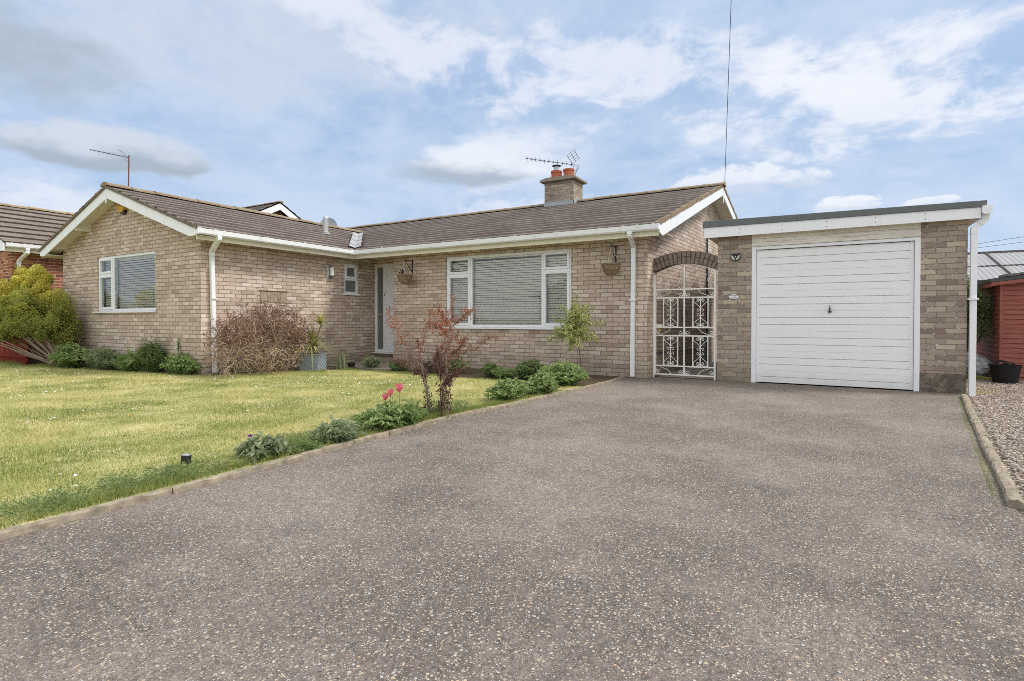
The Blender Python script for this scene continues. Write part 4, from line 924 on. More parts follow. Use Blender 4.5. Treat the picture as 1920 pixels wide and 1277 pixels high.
gate = thing('gate', 'tall white wrought iron gate with scrollwork under the brick arch', 'gate', (-2.08, 9.45, 0))
GY = 9.53; gl, gr_, gc = -2.588, -1.585, -2.090
b = MB(); b.box(-2.645, -2.602, GY - .03, GY + .03, 0.0, 1.835); b.build('gate_post', M['gatepaint'], gate, bevel=0.004)
b = MB(); w2 = .0125
def vbar(x, z0, z1, h=w2): b.box(x - h, x + h, GY - h, GY + h, z0, z1)
def hbar(z, x0, x1, h=.011): b.box(x0, x1, GY - h, GY + h, z - h, z + h)
vbar(gl, .045, 1.80, .015); vbar(gr_, .0, 1.86, .015); vbar(gc, .05, 1.955, .012)
for z_ in (.06, .21, .74, .885, 1.40, 1.545): hbar(z_, gl, gr_)
P = [(gl + (gr_ - gl) * k / 20, GY, 1.80 + .16 * (1 - ((k - 10) / 10) ** 2) + .03 * k / 20) for k in range(21)]
b.tube(P, .009, 6)
PX = ((-2.445, -2.322, -2.198), (-1.945, -1.822, -1.698))
for p3 in PX:
    for (za, zb) in ((.21, .74), (.885, 1.40)):
        for x_ in p3: vbar(x_, za, zb, .008)
b.build('gate_frame', M['gatepaint'], gate)
def spiral(cx, cz, r, a0, turns, n=14, sgn=1):
    return [(cx + r * (1 - .72 * k / n) * math.cos(a0 + sgn * turns * 2 * math.pi * k / n), cz + r * (1 - .72 * k / n) * math.sin(a0 + sgn * turns * 2 * math.pi * k / n)) for k in range(n + 1)]
b = MB()
def curve2(pts, r=.0048): b.tube([(x_, GY, z_) for x_, z_ in pts], r, 5)
for p3 in PX:
    c_ = p3[1]; hw2 = .115
    for (za, zb) in ((.22, .73), (.895, 1.39)):
        zm = (za + zb) / 2
        for sx_ in (1, -1):
            for up in (1, -1):
                ze = zb if up > 0 else za; H = abs(ze - zm)
                Q = [(.022, .80), (.035, .74), (.055, .755), (.062, .83), (.045, .93), (.022, .985), (.012, .99)]
                pts = [(.03, .80), (.018, .845), (.032, .895), (.058, .88), (.064, .80), (.048, .73)]
                c1 = [(.038 + .026 * math.cos(t) * (1 - .5 * k / 10), .80 + .10 * math.sin(t) * (1 - .5 * k / 10)) for k, t in [(k, -math.pi * .95 + -k / 10 * 4.2 + math.pi) for k in range(11)]]
                out = [(.012, .90)] + [(.012 + .1 * math.sin(k / 8 * math.pi / 2), .90 + .10 * math.sin(k / 8 * math.pi)) for k in range(1, 9)] + [(.112, .78), (.10, .70), (.06, .56), (.022, .42), (.008, .33)]
                curve2([(c_ + sx_ * x_, zm + up * z_ * H) for x_, z_ in out])
                sp = spiral(.040, .0, .030, math.pi, 1.15, 14, -1 if True else 1)
                curve2([(c_ + sx_ * x_, zm + up * (.80 * H + z_)) for x_, z_ in sp])
                sp = spiral(.036, .0, .030, math.pi * .9, .95, 12, -1)
                curve2([(c_ + sx_ * x_, zm + up * (.035 + z_)) for x_, z_ in sp])
for (z0_, z1_, dn) in ((.21, .06, 1), (.74, .885, 0), (1.40, 1.545, 0)):
    lo_, hi_ = min(z0_, z1_), max(z0_, z1_)
    for sx_ in (1, -1):
        e_ = gl if sx_ < 0 else gr_
        L_ = abs(e_ - gc)
        a_, c_ = (hi_, lo_) if not dn else (lo_, hi_)
        curve2([(gc + sx_ * .22 * L_ / .5, a_), (gc + sx_ * .55 * L_, (a_ + c_) / 2), (gc + sx_ * .90 * L_, c_)])
        curve2([(gc + sx_ * (.055 + x_), lo_ + .045 + z_) for x_, z_ in spiral(0, 0, .04, math.pi * 1.5, 1.2, 14, 1)])
        curve2([(gc + sx_ * .012, hi_ - .02), (gc + sx_ * .02, lo_ + .04), (gc + sx_ * .055, lo_ + .006)])
        curve2([(e_ - sx_ * (.055 + x_), lo_ + .06 + z_) for x_, z_ in spiral(0, 0, .032, math.pi * 1.5, 1.2, 14, 1)])
        curve2([(e_ - sx_ * .012, hi_ - .03), (e_ - sx_ * .02, lo_ + .05), (e_ - sx_ * .055, lo_ + .02)])
for sx_ in (1, -1):   # scrolls under the arched top
    e_ = gl if sx_ < 0 else gr_
    X_ = lambda v: gc + sx_ * v
    curve2([(X_(.005), 1.80), (X_(.03), 1.76), (X_(.09), 1.69), (X_(.115), 1.64), (X_(.105), 1.585), (X_(.06), 1.56), (X_(.035), 1.59), (X_(.05), 1.63), (X_(.075), 1.61)])
    curve2([(X_(.30 + x_), 1.605 + z_) for x_, z_ in spiral(0, 0, .048, math.pi * 1.5, 1.2, 14, -1)]); curve2([(X_(.26), 1.60), (X_(.25), 1.64), (X_(.28), 1.69)])
    curve2([(X_(.42 + x_), 1.60 + z_) for x_, z_ in spiral(0, 0, .042, math.pi * 1.5, 1.3, 14, 1)]); curve2([(X_(.42 + x_), 1.69 + z_) for x_, z_ in spiral(0, 0, .042, math.pi * .5, 1.3, 14, 1)])
    curve2([(X_(.32 + x_), 1.775 + z_) for x_, z_ in spiral(0, 0, .045, 0, 1.3, 14, 1)]); curve2([(X_(.24 + x_), 1.81 + z_) for x_, z_ in spiral(0, 0, .042, math.pi, 1.3, 14, 1)])
    curve2([(X_(.13 + x_), 1.855 + z_) for x_, z_ in spiral(0, 0, .042, math.pi, 1.2, 14, -1)]); curve2([(X_(.045 + x_), 1.80 + z_) for x_, z_ in spiral(0, 0, .032, math.pi, 1.2, 12, -1)])
b.build('scrollwork', M['gatepaint'], gate)
b = MB(); b.box(gl + .012, gl + .125, GY - .014, GY + .014, .893, .935); b.build('lock_box', M['gatepaint'], gate)
b = MB(); b.box(gl + .055, gl + .10, GY - .035, GY - .012, .815, .845); b.build('latch', M['brass'], gate, bevel=.004)

# ================================================================== SMALL FIXTURES
def basket(X, label):
    y = Ym - .25; t_ = thing('hanging_basket', label, 'hanging basket', (X, y, 1.79), 'wicker hanging baskets on the house front')
    b = MB(); k = 24
    b.lathe([(.0, 1.79), (.07, 1.795), (.11, 1.83), (.14, 1.885), (.158, 1.945), (.168, 1.97), (.164, 1.99), (.15, 1.985), (.138, 1.945)], (X, y, 0), k, closed=False); bo = b.build('basket', M['wicker'], t_)
    P_ = []
    for i in range(60):
        zz = 1.80 + .175 * (i % 6) / 6; rr = np.interp(zz, [1.79, 1.83, 1.885, 1.945, 1.97], [.065, .112, .142, .160, .170]); a = random.uniform(0, 6.28); L_ = random.uniform(.3, .9)
        P_.append((np.array([[X + rr * math.cos(a + L_ * j / 4), y + rr * math.sin(a + L_ * j / 4), zz + random.uniform(-.006, .006)] for j in range(5)]), .005, .005))
    for rz in (1.972, 1.986): P_.append((np.array([[X + .169 * math.cos(a), y + .169 * math.sin(a), rz] for a in np.linspace(0, 2 * math.pi, 25)]), .009, .009))
    tubes('wicker_strands', P_, M['wicker'], bo, 5)
    b = MB(); b.lathe([(.0, 1.955), (.145, 1.955)], (X, y, 0), 16, closed=False); b.build('liner', M['soil'], t_)
    b = MB()
    for a in (0.5, 2.6, 4.7): b.tube([(X + .16 * math.cos(a), y + .16 * math.sin(a), 1.985), (X + .02 * math.cos(a), y + .02 * math.sin(a), 2.24), (X, y, 2.275)], .0045, 5)
    b.build('hanging_rope', M['rope'], t_)
basket(BX[0], 'empty wicker hanging basket beside the front door')
basket(BX[1], 'empty wicker hanging basket between the picture window and the downpipe')
t_ = thing('wall_lamp', 'small black and silver lamp on the wall behind a hanging basket', 'wall lamp', (-8.185, Ym, 2.05))
b = MB(); b.box(-8.235, -8.135, Ym - .05, Ym - .001, 2.05, 2.145); b.build('housing', M['black'], t_, bevel=.012)
b = MB(); b.lathe([(.022, 0), (.02, .012)], (0, 0, 0), 14); V_ = [( -8.20 + q[0], Ym - .052 - q[2], 2.10 + q[1]) for q in b.v]; b.v = V_; b.build('lens', M['lens'], t_)
t_ = thing('wall_lamp', 'flat steel wall lamp with an opal tube beside the small window', 'wall lamp', (Xs, 8.43, 1.94))
f_ = fs(Xs)
b = MB(); b.box(8.345, 8.50, .0, .02, 1.95, 2.235, f_); b.build('back_plate', M['alum'], t_, bevel=.004)
b = MB(); b.lathe([(.035, 2.0), (.042, 2.01), (.042, 2.18), (.035, 2.19)], (Xs + .066, 8.44, 0), 16); b.build('diffuser', M['opal'], t_, smooth=False)
b = MB()
b.box(8.39, 8.49, .0205, .1, 1.972, 1.994, f_); b.build('lower_bracket', M['darkmetal'], t_)
b = MB(); b.box(8.39, 8.49, .0205, .06, 2.195, 2.210, f_); b.build('upper_bracket', M['darkmetal'], t_)
t_ = thing('alarm_box', 'yellow burglar alarm box under the gable peak', 'alarm box', (-12.33, Yl, 3.18))
b = MB(); fr = fw(Yl); b.prism([(-12.46, 3.40), (-12.20, 3.40), (-12.215, 3.235), (-12.29, 3.19), (-12.38, 3.19), (-12.445, 3.235)], Yl - .075, Yl - .001); b.build('housing', M['yellow'], t_, bevel=.012)
b = MB(); b.prism([(-12.40, 3.19), (-12.20, 3.23), (-12.23, 3.165), (-12.30, 3.145), (-12.36, 3.155)], Yl - .055, Yl - .002); b.build('sounder', M['black'], t_, bevel=.006)
b = MB(); b.box(-12.385, -12.275, Yl - .079, Yl - .0755, 3.32, 3.37); b.build('badge', M['terracotta'], t_)
t_ = thing('solar_lamp', 'black half-round solar lamp on the brick pier above the oval sign', 'solar lamp', (-1.266, Yg, 1.98))
xc = -1.262
b = MB(); b.prism([(xc - .072, 2.10), (xc + .072, 2.105), (xc + .078, 2.05), (xc + .06, 2.0), (xc + .02, 1.98), (xc - .02, 1.98), (xc - .06, 2.0), (xc - .078, 2.05)], Yg - .03, Yg - .001); b.build('housing', M['black'], t_, bevel=.005)
b = MB()
for s_ in (1, -1): b.prism([(xc + s_ * .062, 2.082), (xc + s_ * .066, 2.045), (xc + s_ * .05, 2.012), (xc + s_ * .008, 1.992), (xc + s_ * .010, 2.018), (xc + s_ * .034, 2.052)], Yg - .0335, Yg - .0305)
b.build('lens', M['lens'], t_)
b = MB(); b.prism([(xc + .008 * math.cos(a), 2.048 + .008 * math.sin(a)) for a in [k * math.pi / 4 for k in range(8)]], Yg - .036, Yg - .0305); b.build('sensor', M['enamel'], t_)
t_ = thing('oval_sign', 'small oval white sign with dark lettering on the brick pier', 'sign', (-1.285, Yg, 1.34))
b = MB(); ell = lambda s_: [(-1.285 + .088 * s_ * math.cos(a), 1.40 + .042 * s_ * math.sin(a)) for a in [k * 2 * math.pi / 28 for k in range(28)]]
b.prism(ell(1.0), Yg - .010, Yg - .001); b.build('rim', M['ink'], t_)
b = MB(); b.prism(ell(.93), Yg - .013, Yg - .0105); b.build('plate', M['enamel'], t_)
text_obj('lettering', 'BEWARE\nCAT', 0.040, (-1.285, Yg - .0135, 1.402), (math.pi / 2, 0, 0), M['ink'], t_, .001)

# ---- aerials and dish
t_ = thing('television_aerial', 'old television aerial on a red mast above the wing ridge', 'aerial', (-12.6, 5.74, 3.6))
b = MB(); b.tube([(-12.6, 5.73, 3.58), (-12.6, 5.75, 4.46)], .013, 6, r1=.012); b.build('mast', M['redmast'], t_)
b = MB(); ad = Vector((-.18, -.98, .02)).normalized(); A0 = Vector((-12.6, 5.75, 4.405)); b.tube([A0, A0 + ad * .66], .007, 5)
for k in range(13):
    p = A0 + ad * (.12 + .043 * k); hw3 = .06 - .0018 * k; b.tube([p + Vector((hw3 * .9, 0, hw3 * .25)), p - Vector((hw3 * .9, 0, hw3 * .25))], .003, 4)
b.tube([A0 + ad * .03, A0 + ad * .1 + Vector((.0, 0, .08)), A0 + ad * .20 + Vector((0, 0, .115))], .004, 4); b.tube([A0 + ad * .03, A0 + ad * .08 - Vector((0, 0, .06)), A0 + ad * .0 - Vector((0, 0, .1))], .004, 4)
b.build('antenna', M['darkmetal'], t_)
t_ = thing('television_aerial', 'long television aerial with a square grid reflector behind the chimney pots', 'aerial', (-6.0, 13.56, 4.3))
b = MB(); b.tube([(-5.93, 13.55, 4.2), (-5.93, 13.55, 5.22)], .014, 6); b.build('mast', M['galv'], t_)
b = MB(); A0 = Vector((-5.83, 13.55, 5.20)); A1 = Vector((-7.40, 13.55, 5.62)); b.tube([A0, A1], .008, 5); dd_ = (A1 - A0)
for k in range(11):
    p = A0 + dd_ * (.10 + .088 * k); hz = .055; b.tube([p + Vector((-.01, .10, hz)), p - Vector((-.01, .10, hz))], .005, 4); b.tube([p + Vector((.03, -.08, hz * .9)), p - Vector((.03, -.08, hz * .9))], .004, 4); b.tube([p + Vector((.01, 0, .02)), p - Vector((.01, 0, .02))], .012, 5)
b.build('antenna', M['darkmetal'], t_)
b = MB(); c0, c1, c2, c3 = Vector((-6.13, 13.56, 5.545)), Vector((-5.915, 13.56, 5.665)), Vector((-5.76, 13.56, 5.40)), Vector((-5.965, 13.56, 5.28))
c0.z -= .03; c1.z -= .03; c2.z -= .03; c3.z -= .03
for k in range(3): b.tube([c0.lerp(c1, k / 2), c3.lerp(c2, k / 2)], .007, 4)
for k in range(5): b.tube([c0.lerp(c3, k / 4), c1.lerp(c2, k / 4)], .004, 4)
b.tube([(-5.79, 13.56, 5.13), (-5.90, 13.56, 4.92)], .006, 4); b.tube([(-5.74, 13.5, 5.19), (-5.89, 13.5, 4.94)], .007, 4); b.build('grid_reflector', M['darkmetal'], t_)
t_ = thing('satellite_dish', 'grey satellite dish behind the wing ridge beside the vent pipe', 'satellite dish', (-12.7, 10.95, 3.5))
b = MB(); c_ = Vector((-12.62, 10.98, 3.72)); n_ = Vector((.55, -.75, .25)).normalized(); s_ = Vector((0, 0, 1)).cross(n_).normalized(); u_ = n_.cross(s_)
R_ = 9; rows = []
for j in range(R_ + 1):
    r_ = j / R_; rows.append([c_ + s_ * (.27 * r_ * math.cos(a)) + u_ * (.31 * r_ * math.sin(a)) - n_ * (.06 * (1 - r_ * r_)) for a in [k * 2 * math.pi / 24 for k in range(24)]])
for j in range(R_):
    for k in range(24): b.quad(rows[j][k], rows[j][(k + 1) % 24], rows[j + 1][(k + 1) % 24], rows[j + 1][k])
b.build('reflector', M['dish'], t_)
b = MB(); b.tube([c_ - n_ * .06, c_ - n_ * .14, (-12.72, 11.05, 3.3)], .018, 6); b.tube([c_ - u_ * .3, c_ - u_ * .2 + n_ * .32], .01, 5); b.build('mast', M['galv'], t_)
t_ = tag(tubes('telephone_wire', [(np.array([(-2.0 + (0.75) * s, 13.2 - 3.6 * s, 4.13 + 6.6 * s - .5 * s * (1 - s)) for s in np.linspace(0, 1, 20)]), .006, .006)], M['wire'], None, 5, org=(-2, 13.2, 4.13)), 'single black telephone wire rising from the main roof peak', 'telephone wire')
for i, (z0_, z1_) in enumerate(((5.27, 5.52), (5.15, 5.34))):
    tag(tubes('overhead_wire', [(np.array([(4.0 + 12 * s, 40.0, z0_ - .4 + (z1_ - z0_) * 6.2 * s) for s in np.linspace(0, 1, 8)]), .010, .010)], M['wire'], None, 4, org=(4, 40, 4.9)), ('upper' if i == 0 else 'lower') + ' of two thin overhead wires above the barn roof', 'overhead wire', 'overhead wires beyond the barn')

# ================================================================== NEIGHBOURS
nb = thing('neighbour_bungalow', 'red brick bungalow with a weathered tile roof behind the golden shrub', 'bungalow', (-17.1, 5.2, 0))
nX, nY = -17.1, 5.22
b = MB(); wall_faces(b, fs(nX), nY, 13.0, -.05, 2.72, []); wall_faces(b, fw(nY), -24.0, nX, -.05, 2.72, []); b.quad((-24, nY, 2.7), (nX, nY, 2.7), (-19.5, nY, 3.95), (-19.6, nY, 3.95)); b.build('wall', M['brick_red'], nb)
nEV = 2.84; nET = -16.72; nXR = -19.4; nSL = (4.13 - nEV) / (nET - nXR)
course_roof('roof', nb, (nET, 4.95, nEV), (0, 1, 0), (-1, 0, nSL), 8, math.hypot(nET - nXR, 4.13 - nEV) / 8, lambda s: (0, 7.5), [M['tile_n'], M['mortar']], 9, thick=.045)  # dark mortar colour on the butt edges paints shadow gaps between courses
ridge('ridge_tiles', (nXR, 4.93, 4.15), (nXR, 12.4, 4.15), nb, M['ridge_n'], r=.12)
b = MB(); b.quad((nET, 4.97, nEV - .04), (nET, 12.4, nEV - .04), (nXR, 12.4, 4.08), (nXR, 4.97, 4.08)); b.quad((-22.1, 4.97, nEV), (nXR, 4.97, 4.1), (nXR, 12.4, 4.1), (-22.1, 12.4, nEV)); b.box(nX, nET - .06, 4.97, 12.4, 2.68, 2.70); b.build('roof_boarding', M['soffit'], nb)
b = MB(); b.prism([(nET + .02, nEV - .02), (nXR, 4.08), (nXR, 3.86), (-17.02, 2.64), (nET + .02, 2.64)], 4.95, 4.975); b.build('barge_board', M['barge'], nb)
b = MB(); b.box(nET - .07, nET - .05, 4.98, 12.4, 2.64, 2.80); b.build('fascia_board', M['fascia'], nb)
b = MB(); b.prism([(nET - .05 + a, 2.735 + z_) for a, z_ in GP], 4.99, 12.4, 'y')
for yv in (5.1, 5.33, 5.47, 6.2, 7.0): b.prism([(nET - .05 + a, 2.735 + z_) for a, z_ in CP], yv - .018, yv + .018, 'y')
b.build('gutter', M['gutter'], nb)
downpipe('downpipe', [(nET + .01, 5.40, 2.74), (nET + .01, 5.40, 2.64), (nX + .06, 5.34, 2.45), (nX + .06, 5.34, .02)], (0, 1, 0), nb, clipz=(2.2,))
rh = thing('rear_house', 'distant house gable with white barge boards rising behind the wing roof', 'house', (-18, 13, 0))
rx = -18.0; ry, rz = 13.14, 5.43
b = MB(); b.quad((rx, ry - 3, 3.2), (rx, ry + 3.0, 3.2), (rx, ry, rz - .16)); b.quad((rx, ry - 3, 0), (rx, ry + 3, 0), (rx, ry + 3, 3.2), (rx, ry - 3, 3.2)); b.quad((-26, ry - 3, 0), (rx, ry - 3, 0), (rx, ry - 3, 4.3), (-26, ry - 3, 4.3)); b.build('wall', M['brick_red'], rh)
rs = .535
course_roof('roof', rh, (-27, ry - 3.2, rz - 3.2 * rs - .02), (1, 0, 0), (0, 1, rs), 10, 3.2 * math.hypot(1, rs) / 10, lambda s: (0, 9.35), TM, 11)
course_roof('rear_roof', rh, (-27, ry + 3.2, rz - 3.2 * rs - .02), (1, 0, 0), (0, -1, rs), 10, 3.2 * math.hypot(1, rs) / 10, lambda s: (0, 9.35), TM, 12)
ridge('ridge_tiles', (-17.63, ry, rz), (-26.9, ry, rz), rh, M['ridge'], r=.10)
b = MB(); fr = lambda u, d, z: (rx + .32 + d, u, z)
boardx(b, fr, [(ry - 3.2, rz - .06 - 3.2 * rs), (ry - 3.2, rz - .30 - 3.2 * rs), (ry, rz - .30), (ry, rz - .06)], -.02, 0); boardx(b, fr, [(ry + 3.2, rz - .06 - 3.2 * rs), (ry, rz - .06), (ry, rz - .30), (ry + 3.2, rz - .30 - 3.2 * rs)], -.021, .001); b.build('barge_board', M['barge'], rh)
# fence between the two bungalows
fe = thing('timber_fence', 'low dark red timber fence behind the golden shrub', 'fence', (-17.9, 5.0, 0))
b = MB()
for i in range(24): x_ = -20.2 + i * .19; b.box(x_, x_ + .182, 5.03 + .006 * (i % 2), 5.045 + .006 * (i % 2), .05, .62)
b.build('boards', M['fencered'], fe)
b = MB(); b.box(-20.2, -15.6, 4.99, 5.028, .14, .20); b.box(-20.2, -15.6, 4.99, 5.028, .52, .58); b.box(-20.2, -15.6, 4.99, 5.029, -.02, .07); b.build('rail', M['fencered'], fe)

# ---- timber shed on the right
sh = thing('garden_shed', 'red stained timber garden shed beside the gravel', 'shed', (4.0, 12.2, 0))
sx0, sx1, sy0, sy1 = 2.62, 5.2, 12.2, 14.2
b = MB(); zz = .04
zf1 = lambda x: 1.66 + (x - sx0) * .12
while zz < 2.25:
    z1_ = zz + .082
    if z1_ < 1.72: b.prism([(sy0 - .002, zz + .004), (sy0 + .010, z1_), (sy0 + .03, z1_), (sy0 + .03, zz)], sx0 + .03, sx1, 'x'); b.prism([(sx0 - .002, zz + .004), (sx0 + .010, z1_), (sx0 + .03, z1_), (sx0 + .03, zz)], sy0 + .031, sy1, 'y')
    else:
        xa = sx0 + .03 if z1_ < zf1(sx0) else sx0 + max(.03, (z1_ - 1.66) / .12)
        if xa < sx1 - .1: b.prism([(sy0 - .002, zz + .004), (sy0 + .010, z1_), (sy0 + .03, z1_), (sy0 + .03, zz)], xa, sx1, 'x')
    zz = z1_
b.box(sx0 + .032, sx1, sy0 + .031, sy1, .02, 1.62)
b.build('boards', M['shed'], sh)
b = MB(); b.box(sx0 - .012, sx0 + .029, sy0 - .012, sy0 + .03, .0, 1.70); b.box(sx0 - .1, sx1, sy0 + .01, sy1, -.02, .035); b.build('corner_post', M['shed'], sh)
b = MB(); b.prism([(sx0 - .16, 1.66), (sx1 + .1, 1.66 + .12 * 2.86), (sx1 + .1, 1.72 + .12 * 2.86), (sx0 - .17, 1.72)], sy0 - .09, sy1 + .1); b.build('roof', M['darkmetal'], sh)
b = MB(); b.prism([(sx0 - .14, 1.595), (sx1 + .1, 1.60 + .12 * 2.86), (sx1 + .1, 1.658 + .12 * 2.86), (sx0 - .14, 1.658)], sy0 - .085, sy0 - .06); b.box(sx0 - .145, sx0 - .125, sy0 - .06, sy1, 1.58, 1.655); b.build('eaves_trim', M['shed'], sh)
b = MB()
for i in range(5): b.prism([(sx0 + .0 + i * .22, 1.75 + .12 * i * .22), (sx0 + .2 + i * .22, 1.745 + .12 * (i * .22 + .2)), (sx0 + .2 + i * .22, 1.78 + .12 * (i * .22 + .2)), (sx0 + .02 + i * .22, 1.79 + .12 * i * .22)], sy0 - .11 + .01 * (i % 2), sy0 + .2)
b.build('felt_edge', M['felt'], sh)
# ---- barn beyond
bn = thing('barn', 'grey barn with a corrugated sheet roof beyond the shed', 'barn', (9.0, 30, 0))
b = MB(); b.box(2.2, 18, 30.3, 44, 0, 2.6); b.build('wall', M['barnseam'], bn)
m_ = MB(); k_ = 160
for i in range(k_):
    xa, xb = 2.0 + 16.2 * i / k_, 2.0 + 16.2 * (i + 1) / k_; h = .03 * (i % 2); h2 = .03 * ((i + 1) % 2)
    m_.quad((xa, 30.0, 2.68 + h), (xb, 30.0, 2.68 + h2), (xb, 35.0, 4.28 + h2), (xa, 35.0, 4.28 + h))
m_.build('roof', M['barn'], bn)
m_ = MB()
for i in range(8): x_ = 3.0 + i * 1.95; m_.prism([(30.0, 2.70), (30.0, 2.77), (35.0, 4.36), (35.0, 4.28)], x_, x_ + .05, 'x')
m_.box(2.0, 18.2, 32.3, 32.36, 3.43, 3.49); m_.box(2.0, 18.2, 34.95, 35.1, 4.26, 4.38); m_.box(2.0, 18.2, 29.9, 30.0, 2.58, 2.70); m_.build('roof_seams', M['barnseam'], bn)
# ---- tub, sacks
t_ = thing('rubber_tub', 'black rubber trug with a handle on the gravel by the shed', 'tub', (2.56, 11.62, 0))
b = MB(); b.lathe([(.155, .0), (.20, .28), (.207, .285), (.207, .265), (.192, .26), (.15, .03), (.0, .03)], (2.56, 11.62, 0), 28, closed=False); b.lathe([(.0, .0), (.155, .0)], (2.56, 11.62, 0), 28, closed=False); b.build('body', M['rubber'], t_)
for s_ in (1, -1):
    b = MB(); b.tube([(2.56 - .075, 11.62 - s_ * .185, .27), (2.56 - .06, 11.62 - s_ * .195, .322), (2.56, 11.62 - s_ * .20, .335), (2.56 + .06, 11.62 - s_ * .195, .322), (2.56 + .075, 11.62 - s_ * .185, .27)], .014, 7); b.build('handle', M['rubber'], t_)
def sack(x, y, sx_, sy_, sz_, label, seed):
    R = np.random.default_rng(seed); me = bpy.data.meshes.new('s'); import bmesh
    bm = bmesh.new(); bmesh.ops.create_icosphere(bm, subdivisions=4, radius=1.0)
    from mathutils import noise as mn
    for v in bm.verts:
        n_ = v.co.normalized(); k = 1 + .16 * mn.noise(n_ * 2.2 + Vector((seed, 0, 0))) + .09 * abs(mn.noise(n_ * 6.0 + Vector((seed, 3, 0)))) * 2 + .03 * mn.noise(n_ * 16)
        v.co = Vector((n_.x * sx_ * k, n_.y * sy_ * k, max(-.9, n_.z * k) * sz_ * .5 + sz_ * .42))
    V = np.array([v.co[:] for v in bm.verts]) + np.array([x, y, 0]); F = [[v.index for v in f.verts] for f in bm.faces]; bm.free()
    tag(npmesh('plastic_sack', V, [F], M['bag'], None, uv=False), label, 'sack', 'grey sacks behind the garage downpipe')
sack(2.33, 12.55, .24, .24, .42, 'crumpled grey plastic sack slumped beside the rubber tub', 3)
sack(1.98, 12.6, .20, .22, .40, 'pale grey plastic sack partly hidden by the garage downpipe', 8)

# ---- planter, pot, spike light
t_ = thing('planter', 'square grey-blue planter with a lattice pattern beside the bare shrub', 'planter', (-8.72, 7.1, 0))
X_, Y_ = -8.72, 7.2; b = MB(); ca, sa = math.cos(.45), math.sin(.45)
fr = lambda u, d, z: (X_ + u * ca - d * sa, Y_ + u * sa + d * ca, z)
for (u0, u1, d0, d1) in ((-.19, .19, -.19, -.17), (-.19, .19, .17, .19), (-.19, -.17, -.17, .17), (.17, .19, -.17, .17)): b.box(u0, u1, d0, d1, 0, .34, fr)
b.box(-.2, .2, -.2, -.17, .325, .35, fr); b.box(-.2, .2, .17, .2, .325, .35, fr); b.box(-.2, -.17, -.17, .17, .325, .35, fr); b.box(.17, .2, -.17, .17, .325, .35, fr)
b.build('body', M['planter'], t_, bevel=.004)
b = MB()
for face in range(2):
    for k in range(-3, 6):
        for s_ in (1, -1):
            u0, u1 = -.19 + k * .075, -.19 + k * .075 + .33
            a, c_ = max(u0, -.185), min(u1, .185)
            if c_ - a < .02: continue
            za, zc_ = (a - u0) / .33 * .32, (c_ - u0) / .33 * .32
            if s_ < 0: za, zc_ = .32 - za, .32 - zc_
            pt = (lambda u, z: fr(u, -.193, z)) if face == 0 else (lambda u, z: fr(.193, u, z))
            b.tube([pt(a, za + .005), pt(c_, zc_ + .005)], .006, 4)
b.build('lattice', M['planter'], t_)
b = MB(); b.quad(fr(-.17, -.17, .30), fr(.17, -.17, .30), fr(.17, .17, .30), fr(-.17, .17, .30)); b.build('soil', M['soil'], t_)
t_ = thing('plant_pot', 'small black plant pot beside the sword-leaved clump', 'plant pot', (-8.33, 7.83, 0))
b = MB(); b.lathe([(.055, 0), (.075, .12), (.082, .12), (.082, .14), (.07, .14), (.065, .10), (.0, .10)], (-8.33, 7.83, 0.0), 16, closed=False); b.build('pot', M['rubber'], t_)
t_ = thing('spike_light', 'small black solar spike light in the grass near the kerb', 'garden light', (-3.71, 2.02, 0.03))
b = MB(); lx, ly = -3.712, 2.02; fr = lambda u, d, z: (lx + .62 * u * .97 - .62 * d * .25 + (z - .1) * -.12, ly + .62 * u * .25 + .62 * d * .97 + (z - .1) * .12, .005 + z * .64)
b.box(-.044, .044, -.028, .028, .115, .165, fr)
for u0 in (-.044, .030): b.box(u0, u0 + .014, -.028, .028, .075, .114, fr)
b.box(-.030, .030, .01, .027, .075, .114, fr); b.build('housing', M['black'], t_, bevel=.002)
b = MB()
for k in range(5): b.box(-.026 + k * .012, -.020 + k * .012, -.024, -.02, .078 + .006 * (k % 3), .108 - .005 * (k % 2), fr)
b.build('lens', M['leaf_varieg'], t_)
b = MB(); b.box(-.047, .047, -.031, .031, .166, .172, fr); b.build('solar_panel', M['alum'], t_)
b = MB(); b.tube([fr(0.02, 0, .08), fr(.03, 0, 0.0)], .008, 5); b.build('spike', M['black'], t_)

# ================================================================== PLANTING
def inpoly(x, y, poly):
    c_ = np.zeros(len(x), bool); n_ = len(poly)
    for i in range(n_):
        x0, y0_ = poly[i]; x1, y1 = poly[(i + 1) % n_]
        if y0_ == y1: continue
        c_ ^= ((y0_ > y) != (y1 > y)) & (x < (x1 - x0) * (y - y0_) / (y1 - y0_) + x0)
    return c_
LAWN = [(-3.37, 0.2), (-3.37, 4.5), (-3.25, 5.4), (-3.13, 7.35), (-8.15, 7.48), (-8.95, 6.70), (-9.25, 5.6), (-10.2, 5.40), (-13.2, 4.90), (-15.0, 4.75), (-22, 5.25), (-22, 3.0)]
def lumpy(x, y, s=1.0, seed=0):
    r = np.random.default_rng(seed); v = np.zeros_like(x)
    for k in range(10):
        f = r.normal(size=2) * s * (0.6 + k * .35); v += np.sin(x * f[0] + y * f[1] + r.random() * 6.28) / (1 + k * .35)
    return v / 3.0
